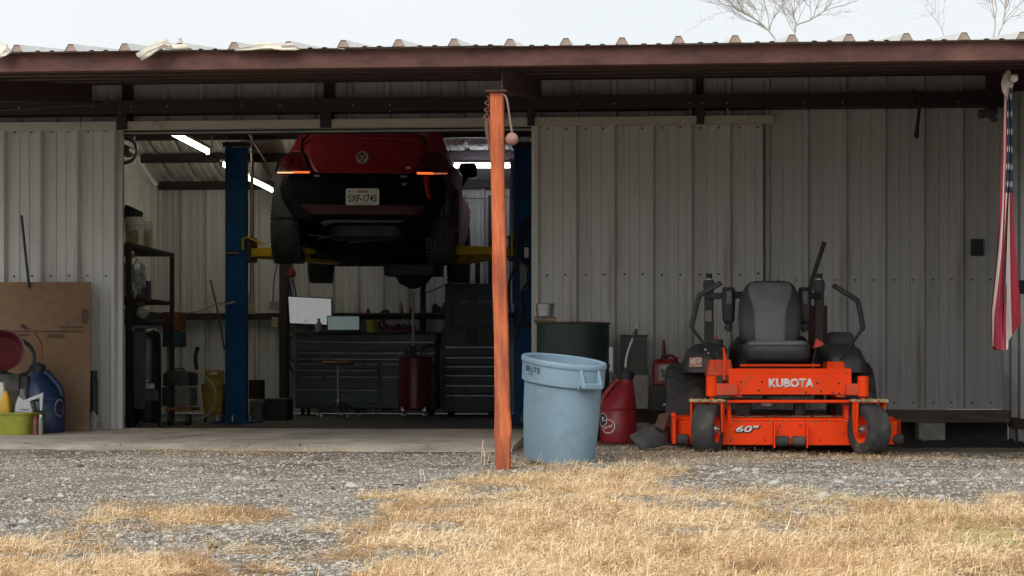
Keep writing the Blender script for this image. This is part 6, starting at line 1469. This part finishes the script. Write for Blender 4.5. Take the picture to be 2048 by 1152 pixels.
# fittings on the right wall
b = B(); a = P(1972, 232, 13.75); b.lathe([(.02, 0), (.035, .01), (.035, .13), (.025, .15)], 14, T(a + Vector((-.06, 0, .01))) @ Matrix.Rotation(R(80), 4, 'Y')); b.cyl(a + Vector((.03, 0, 0)), a + Vector((.03, .2, .04)), .015); b.cyl(a + Vector((.06, -.03, -.03)), a + Vector((.06, .03, -.02)), .025)
b.build('wall_lamp', M('grey_fixture', (.11, .11, .11), .5), label='small grey floodlight on the wall beside the flag', cat='lamp', smooth=50)
b = B(); b.tube([P(1838, 185, 13.78), P(1839, 215, 13.78), P(1835, 250, 13.78), P(1833, 270, 13.78), P(1833, 277, 13.78)], [.008, .012, .014, .02, .014], 8); b.build('hanging_strap', m_blk, label='black strap hanging from the girt on the right wall', cat='strap', smooth=60)
x0, x1, z0, z1 = q2(1943, 478, 1967, 511, 13.955); b = B(); b.bb((x0, 13.955, z0), (x1, 13.99, z1)); wp = b.build('wall_patch', M('dark_patch', (.035, .05, .06), .6, var=.3), label='small dark square patch on the wall beside the flag', cat='patch')
for i in range(4): b = B(); b.tube([P(1945 + i * 6, 480, 13.95), P(1943 + i * 7, 509, 13.95)], .0035, 5); b.build('patch_wire', m_blk, wp)
tube_t('porch_wire', [(-30, 222), (60, 218), (150, 212), (205, 208), (235, 192)], 13.77, .003, M('wire_grey', (.12, .11, .11), .6), 'thin wire strung along the girt at the upper left', 'wire')
tube_t('door_wire', [(164, 226), (161, 240), (162, 254)], 13.78, .0035, m_hose, 'short black wire hanging over the left door track', 'wire')
b = B(); x0, x1, z0, z1 = q2(2036, 562, 2060, 588, 13.4); b.bb((X_END - .02, 13.25, z0), (X_END + .02, 13.40, z1)); b.build('door_bolt', m_blk, label='black latch on the return wall at the right edge', cat='latch', bevel=.004)
# ------------------------------------------------------------------ torn flashing on the eave
m_flash = M('bent_white_metal', (.62, .58, .50), .5, .2, var=.15, scale=9, dirt=(.40, .33, .25), damt=.35)
def ribbon(name, left, right, label, Yf, solid=.003):
    b = B(); g = []
    for (x0, y0, d0), (x1, y1, d1) in zip(left, right):
        a_, c_ = P(x0, y0, Yf + d0), P(x1, y1, Yf + d1); g.append([a_.lerp(c_, k_ / 4) + Vector((0, .006 * math.sin(k_ * 2.1 + x0), .004 * math.cos(k_ * 1.7 + y0))) for k_ in range(5)])
    b.loft(g, closed=False, caps=False); return b.build(name, m_flash, label=label, cat='flashing', solid=solid, smooth=30)
ribbon('bent_flashing', [(271, 108, -.03), (290, 96, -.03), (308, 88, -.04), (320, 82, -.05), (330, 80, -.04), (332, 76, 0)], [(283, 121, -.05), (299, 112, -.06), (318, 101, -.05), (334, 93, -.05), (344, 94, -.03), (338, 84, .05)], 'crumpled white flashing hanging over the eave at the left', 9.44)
ribbon('bent_flashing', [(330, 88, .0), (345, 85, .02), (358, 84, .02), (356, 76, .05), (353, 75, .1)], [(330, 100, .0), (350, 98, .0), (385, 98, .0), (364, 84, .05), (362, 77, .1)], 'curled white flashing strip just right of the crumpled piece', 9.45)
ribbon('bent_flashing', [(470, 97, .0), (500, 92, .0), (520, 87, .01), (545, 88, .0), (560, 85, .02), (585, 84, .0), (592, 92, .0)], [(470, 101, .0), (500, 101, -.005), (525, 100, -.01), (545, 100, -.01), (565, 99.5, -.01), (590, 99, .0), (600, 99, .0)], 'buckled brownish flashing along the eave left of the post', 9.45)
ribbon('bent_flashing', [(-12, 92, .0), (4, 88, .02), (14, 89, .0), (10, 98, -.03), (2, 106, -.04)], [(-10, 112, -.02), (6, 112, -.03), (24, 104, .0), (14, 110, -.03), (-2, 118, -.05)], 'curled flashing scrap at the left end of the eave', 9.44)
# ------------------------------------------------------------------ loose stones
RT2 = rock_templates(6, 2); m_st = [M('pale_limestone', (.50, .49, .46), .92, var=.25, scale=18, bump=.5, bscale=50), M('grey_limestone', (.33, .33, .32), .92, var=.25, scale=18, bump=.5, bscale=50), M('dark_asphalt_lump', (.10, .10, .10), .95, var=.3, scale=25, bump=.6, bscale=60)]
stme = []
for (tv, tf) in RT2:
    for mm in m_st:
        me = bpy.data.meshes.new('stone'); me.from_pydata([(v[0], v[1], v[2] * .55) for v in tv], [], tf.tolist()); me.materials.append(mm); stme.append(me)
STN = [(1645, 1003, 30, 0), (1547, 967, 20, 0), (1880, 998, 16, 0), (1675, 966, 16, 0), (1620, 970, 12, 1), (1790, 968, 22, 1), (1725, 958, 14, 1), (1830, 965, 16, 1), (1868, 973, 12, 0), (1430, 952, 14, 0), (1475, 942, 16, 0), (1510, 941, 12, 0), (1425, 956, 12, 1), (1640, 930, 18, 1), (1930, 968, 14, 1), (1965, 965, 12, 0), (2010, 948, 16, 1), (2030, 968, 16, 1), (1580, 974, 14, 0), (1695, 974, 14, 1), (1760, 968, 10, 1), (870, 958, 14, 0), (795, 966, 18, 1), (840, 970, 10, 0), (705, 972, 20, 0), (665, 977, 9, 2), (690, 925, 9, 1), (603, 926, 10, 0), (475, 955, 14, 0), (500, 958, 9, 1), (545, 960, 10, 2), (390, 973, 10, 0), (135, 963, 10, 0), (50, 1047, 18, 0), (25, 1052, 14, 2), (55, 1000, 10, 0), (185, 927, 8, 0), (155, 923, 8, 2), (160, 938, 10, 2), (185, 1002, 9, 0), (230, 908, 7, 2), (440, 1012, 9, 2), (300, 1074, 12, 1), (420, 1072, 10, 2), (640, 1070, 8, 2), (1130, 968, 10, 2), (1700, 1048, 8, 2), (1995, 1088, 9, 2), (1010, 945, 10, 1), (950, 945, 12, 1), (1215, 925, 8, 1), (1980, 903, 9, 0), (1337, 899, 9, 1), (905, 958, 16, 2), (1050, 940, 9, 1)]
dscr = ('pale limestone chunk', 'grey stone', 'dark asphalt lump')
for i, (px, py, w_, kind_) in enumerate(STN):
    g_ = G(px, py, .0); hw = w_ * .5 * mpp(px, g_.y); me = stme[(i % 6) * 3 + kind_]
    o = bpy.data.objects.new('stone', me); COL.objects.link(o); gz_ = float(ground_z(np.array([g_.x]), np.array([g_.y]))[0])
    o.location = (g_.x, g_.y, gz_ + hw * .18); hw *= 1.35; o.scale = (hw, hw * random.uniform(.7, 1.2), hw * random.uniform(.8, 1.2)); o.rotation_euler = (random.uniform(-.2, .2), random.uniform(-.2, .2), random.uniform(0, 6.28))
    tagobj(o, {0: 'pale limestone chunk lying loose on the gravel', 1: 'grey stone lying loose on the gravel', 2: 'dark asphalt lump lying loose on the gravel'}[kind_], 'stone', {0: 'loose pale stones in the yard', 1: 'loose grey stones in the yard', 2: 'loose asphalt lumps in the yard'}[kind_])
STN[0] and None
for o in COL.objects:
    if o.name == 'stone': o['label'] = 'largest pale stone, in the gravel notch before the mower'; del o['group']
# ------------------------------------------------------------------ thin weeds at the post
b = B()
for px, py, h in ((962, 930, 52), (970, 930, 40), (968, 932, 30), (975, 928, 22), (850, 965, 25), (842, 963, 22), (1152, 935, 16), (1128, 930, 14), (1080, 925, 12), (1176, 925, 14)):
    a = G(px, py); k = mpp(px, a.y); dx = random.uniform(-.02, .02)
    b.tube(smoothpts([a, a + Vector((dx * .3, 0, h * k * .5)), a + Vector((dx, .01, h * k))], 3), [.002] * 6 + [.001], 5)
b.build('dry_weeds', M('dry_stalk', (.62, .52, .36), .9), label='thin dry weed stalks standing around the foot of the post', cat='weeds', kind='stuff')
# ------------------------------------------------------------------ bare trees behind the roof
m_bark = M('pale_bark', (.52, .50, .48), .95, var=.2, scale=3)
def tree(px, Y, zb, label, spec, seed, twig=5):
    rg = random.Random(seed); base = P(px, 700, Y); t = thing('bare_tree', (base.x, Y, -.05), label, 'tree', 'bare trees behind the shed')
    tr_, cr_ = B(), B()
    def grow(p, d, ln, r, lev, bb):
        pts = [p]; q = p; dd = d.copy()
        for k_ in range(4):
            dd = (dd + Vector((rg.uniform(-.42, .42), rg.uniform(-.42, .42), rg.uniform(-.22, .30)))).normalized(); q = q + dd * ln / 4; pts.append(q)
        bb.tube(pts, [r, r * .9, r * .8, r * .7, r * .58], 5 if lev > 1 else 7, caps=False)
        if lev >= twig: return
        n_ = rg.choice((3, 3, 4)) if lev < 4 else rg.choice((2, 3, 3))
        for k_ in range(n_ + (1 if lev > 1 else 0)):
            i_ = rg.choice((1, 2, 3, 4)) if k_ else 4
            ax = Vector((rg.uniform(-1, 1), rg.uniform(-1, 1), rg.uniform(-.2, .4))).normalized()
            nd = (pts[i_] - pts[i_ - 1]).normalized(); nd = (nd + ax * rg.uniform(.6, 1.15)).normalized(); nd.z += .04; nd.normalize()
            grow(pts[i_], nd, ln * rg.uniform(.50, .72), max(.0035, r * .6), lev + 1, cr_)
    for pts, r in spec:
        w_ = [P(x, y, Y) for x, y in pts]
        tr_.tube(smoothpts(w_, 4), [r * (1 - .45 * k_ / (4 * (len(w_) - 1))) for k_ in range(4 * (len(w_) - 1) + 1)], 8, caps=False)
        for k_ in range(1, len(w_)):
            if w_[k_].z > zb:
                for _ in range(3):
                    dd = (w_[k_] - w_[k_ - 1]).normalized(); dd = (dd + Vector((rg.uniform(-1, 1), rg.uniform(-1, 1), rg.uniform(-.1, .6))) * .75).normalized(); grow(w_[k_], dd, 1.15, r * .40, 2, cr_)
        dd = (w_[-1] - w_[-2]).normalized(); grow(w_[-1], dd, 1.3, r * .5, 1, cr_)
    tr_.build('trunk', m_bark, t, smooth=60); cr_.build('crown', m_bark, t, smooth=60, recalc=False)
TYY = 48.
zz0 = P(0, 95, TYY).z
tree(1580, TYY, zz0, 'left bare tree above the roof, its crown spreading over two limbs', [([(1600, 760), (1590, 500), (1575, 250), (1568, 120), (1556, 88), (1538, 62), (1520, 45), (1495, 30)], .036), ([(1590, 500), (1588, 200), (1588, 90), (1590, 66), (1594, 50), (1620, 40), (1648, 22)], .030), ([(1538, 62), (1545, 40), (1560, 18), (1568, 0)], .022)], 3)
tree(2000, TYY, zz0, 'bare tree above the roof at the upper right corner', [([(2010, 760), (2005, 400), (1998, 150), (1996, 78), (2005, 50), (2010, 20), (2012, -10)], .03), ([(2005, 400), (1975, 120), (1988, 70), (1990, 40), (1985, 10)], .025)], 9)
tree(1905, TYY + 6, zz0 + 1.2, 'small bare treetop just showing above the roof beside the corner tree', [([(1905, 760), (1900, 300), (1893, 120), (1890, 80), (1884, 60)], .02)], 14, 4)
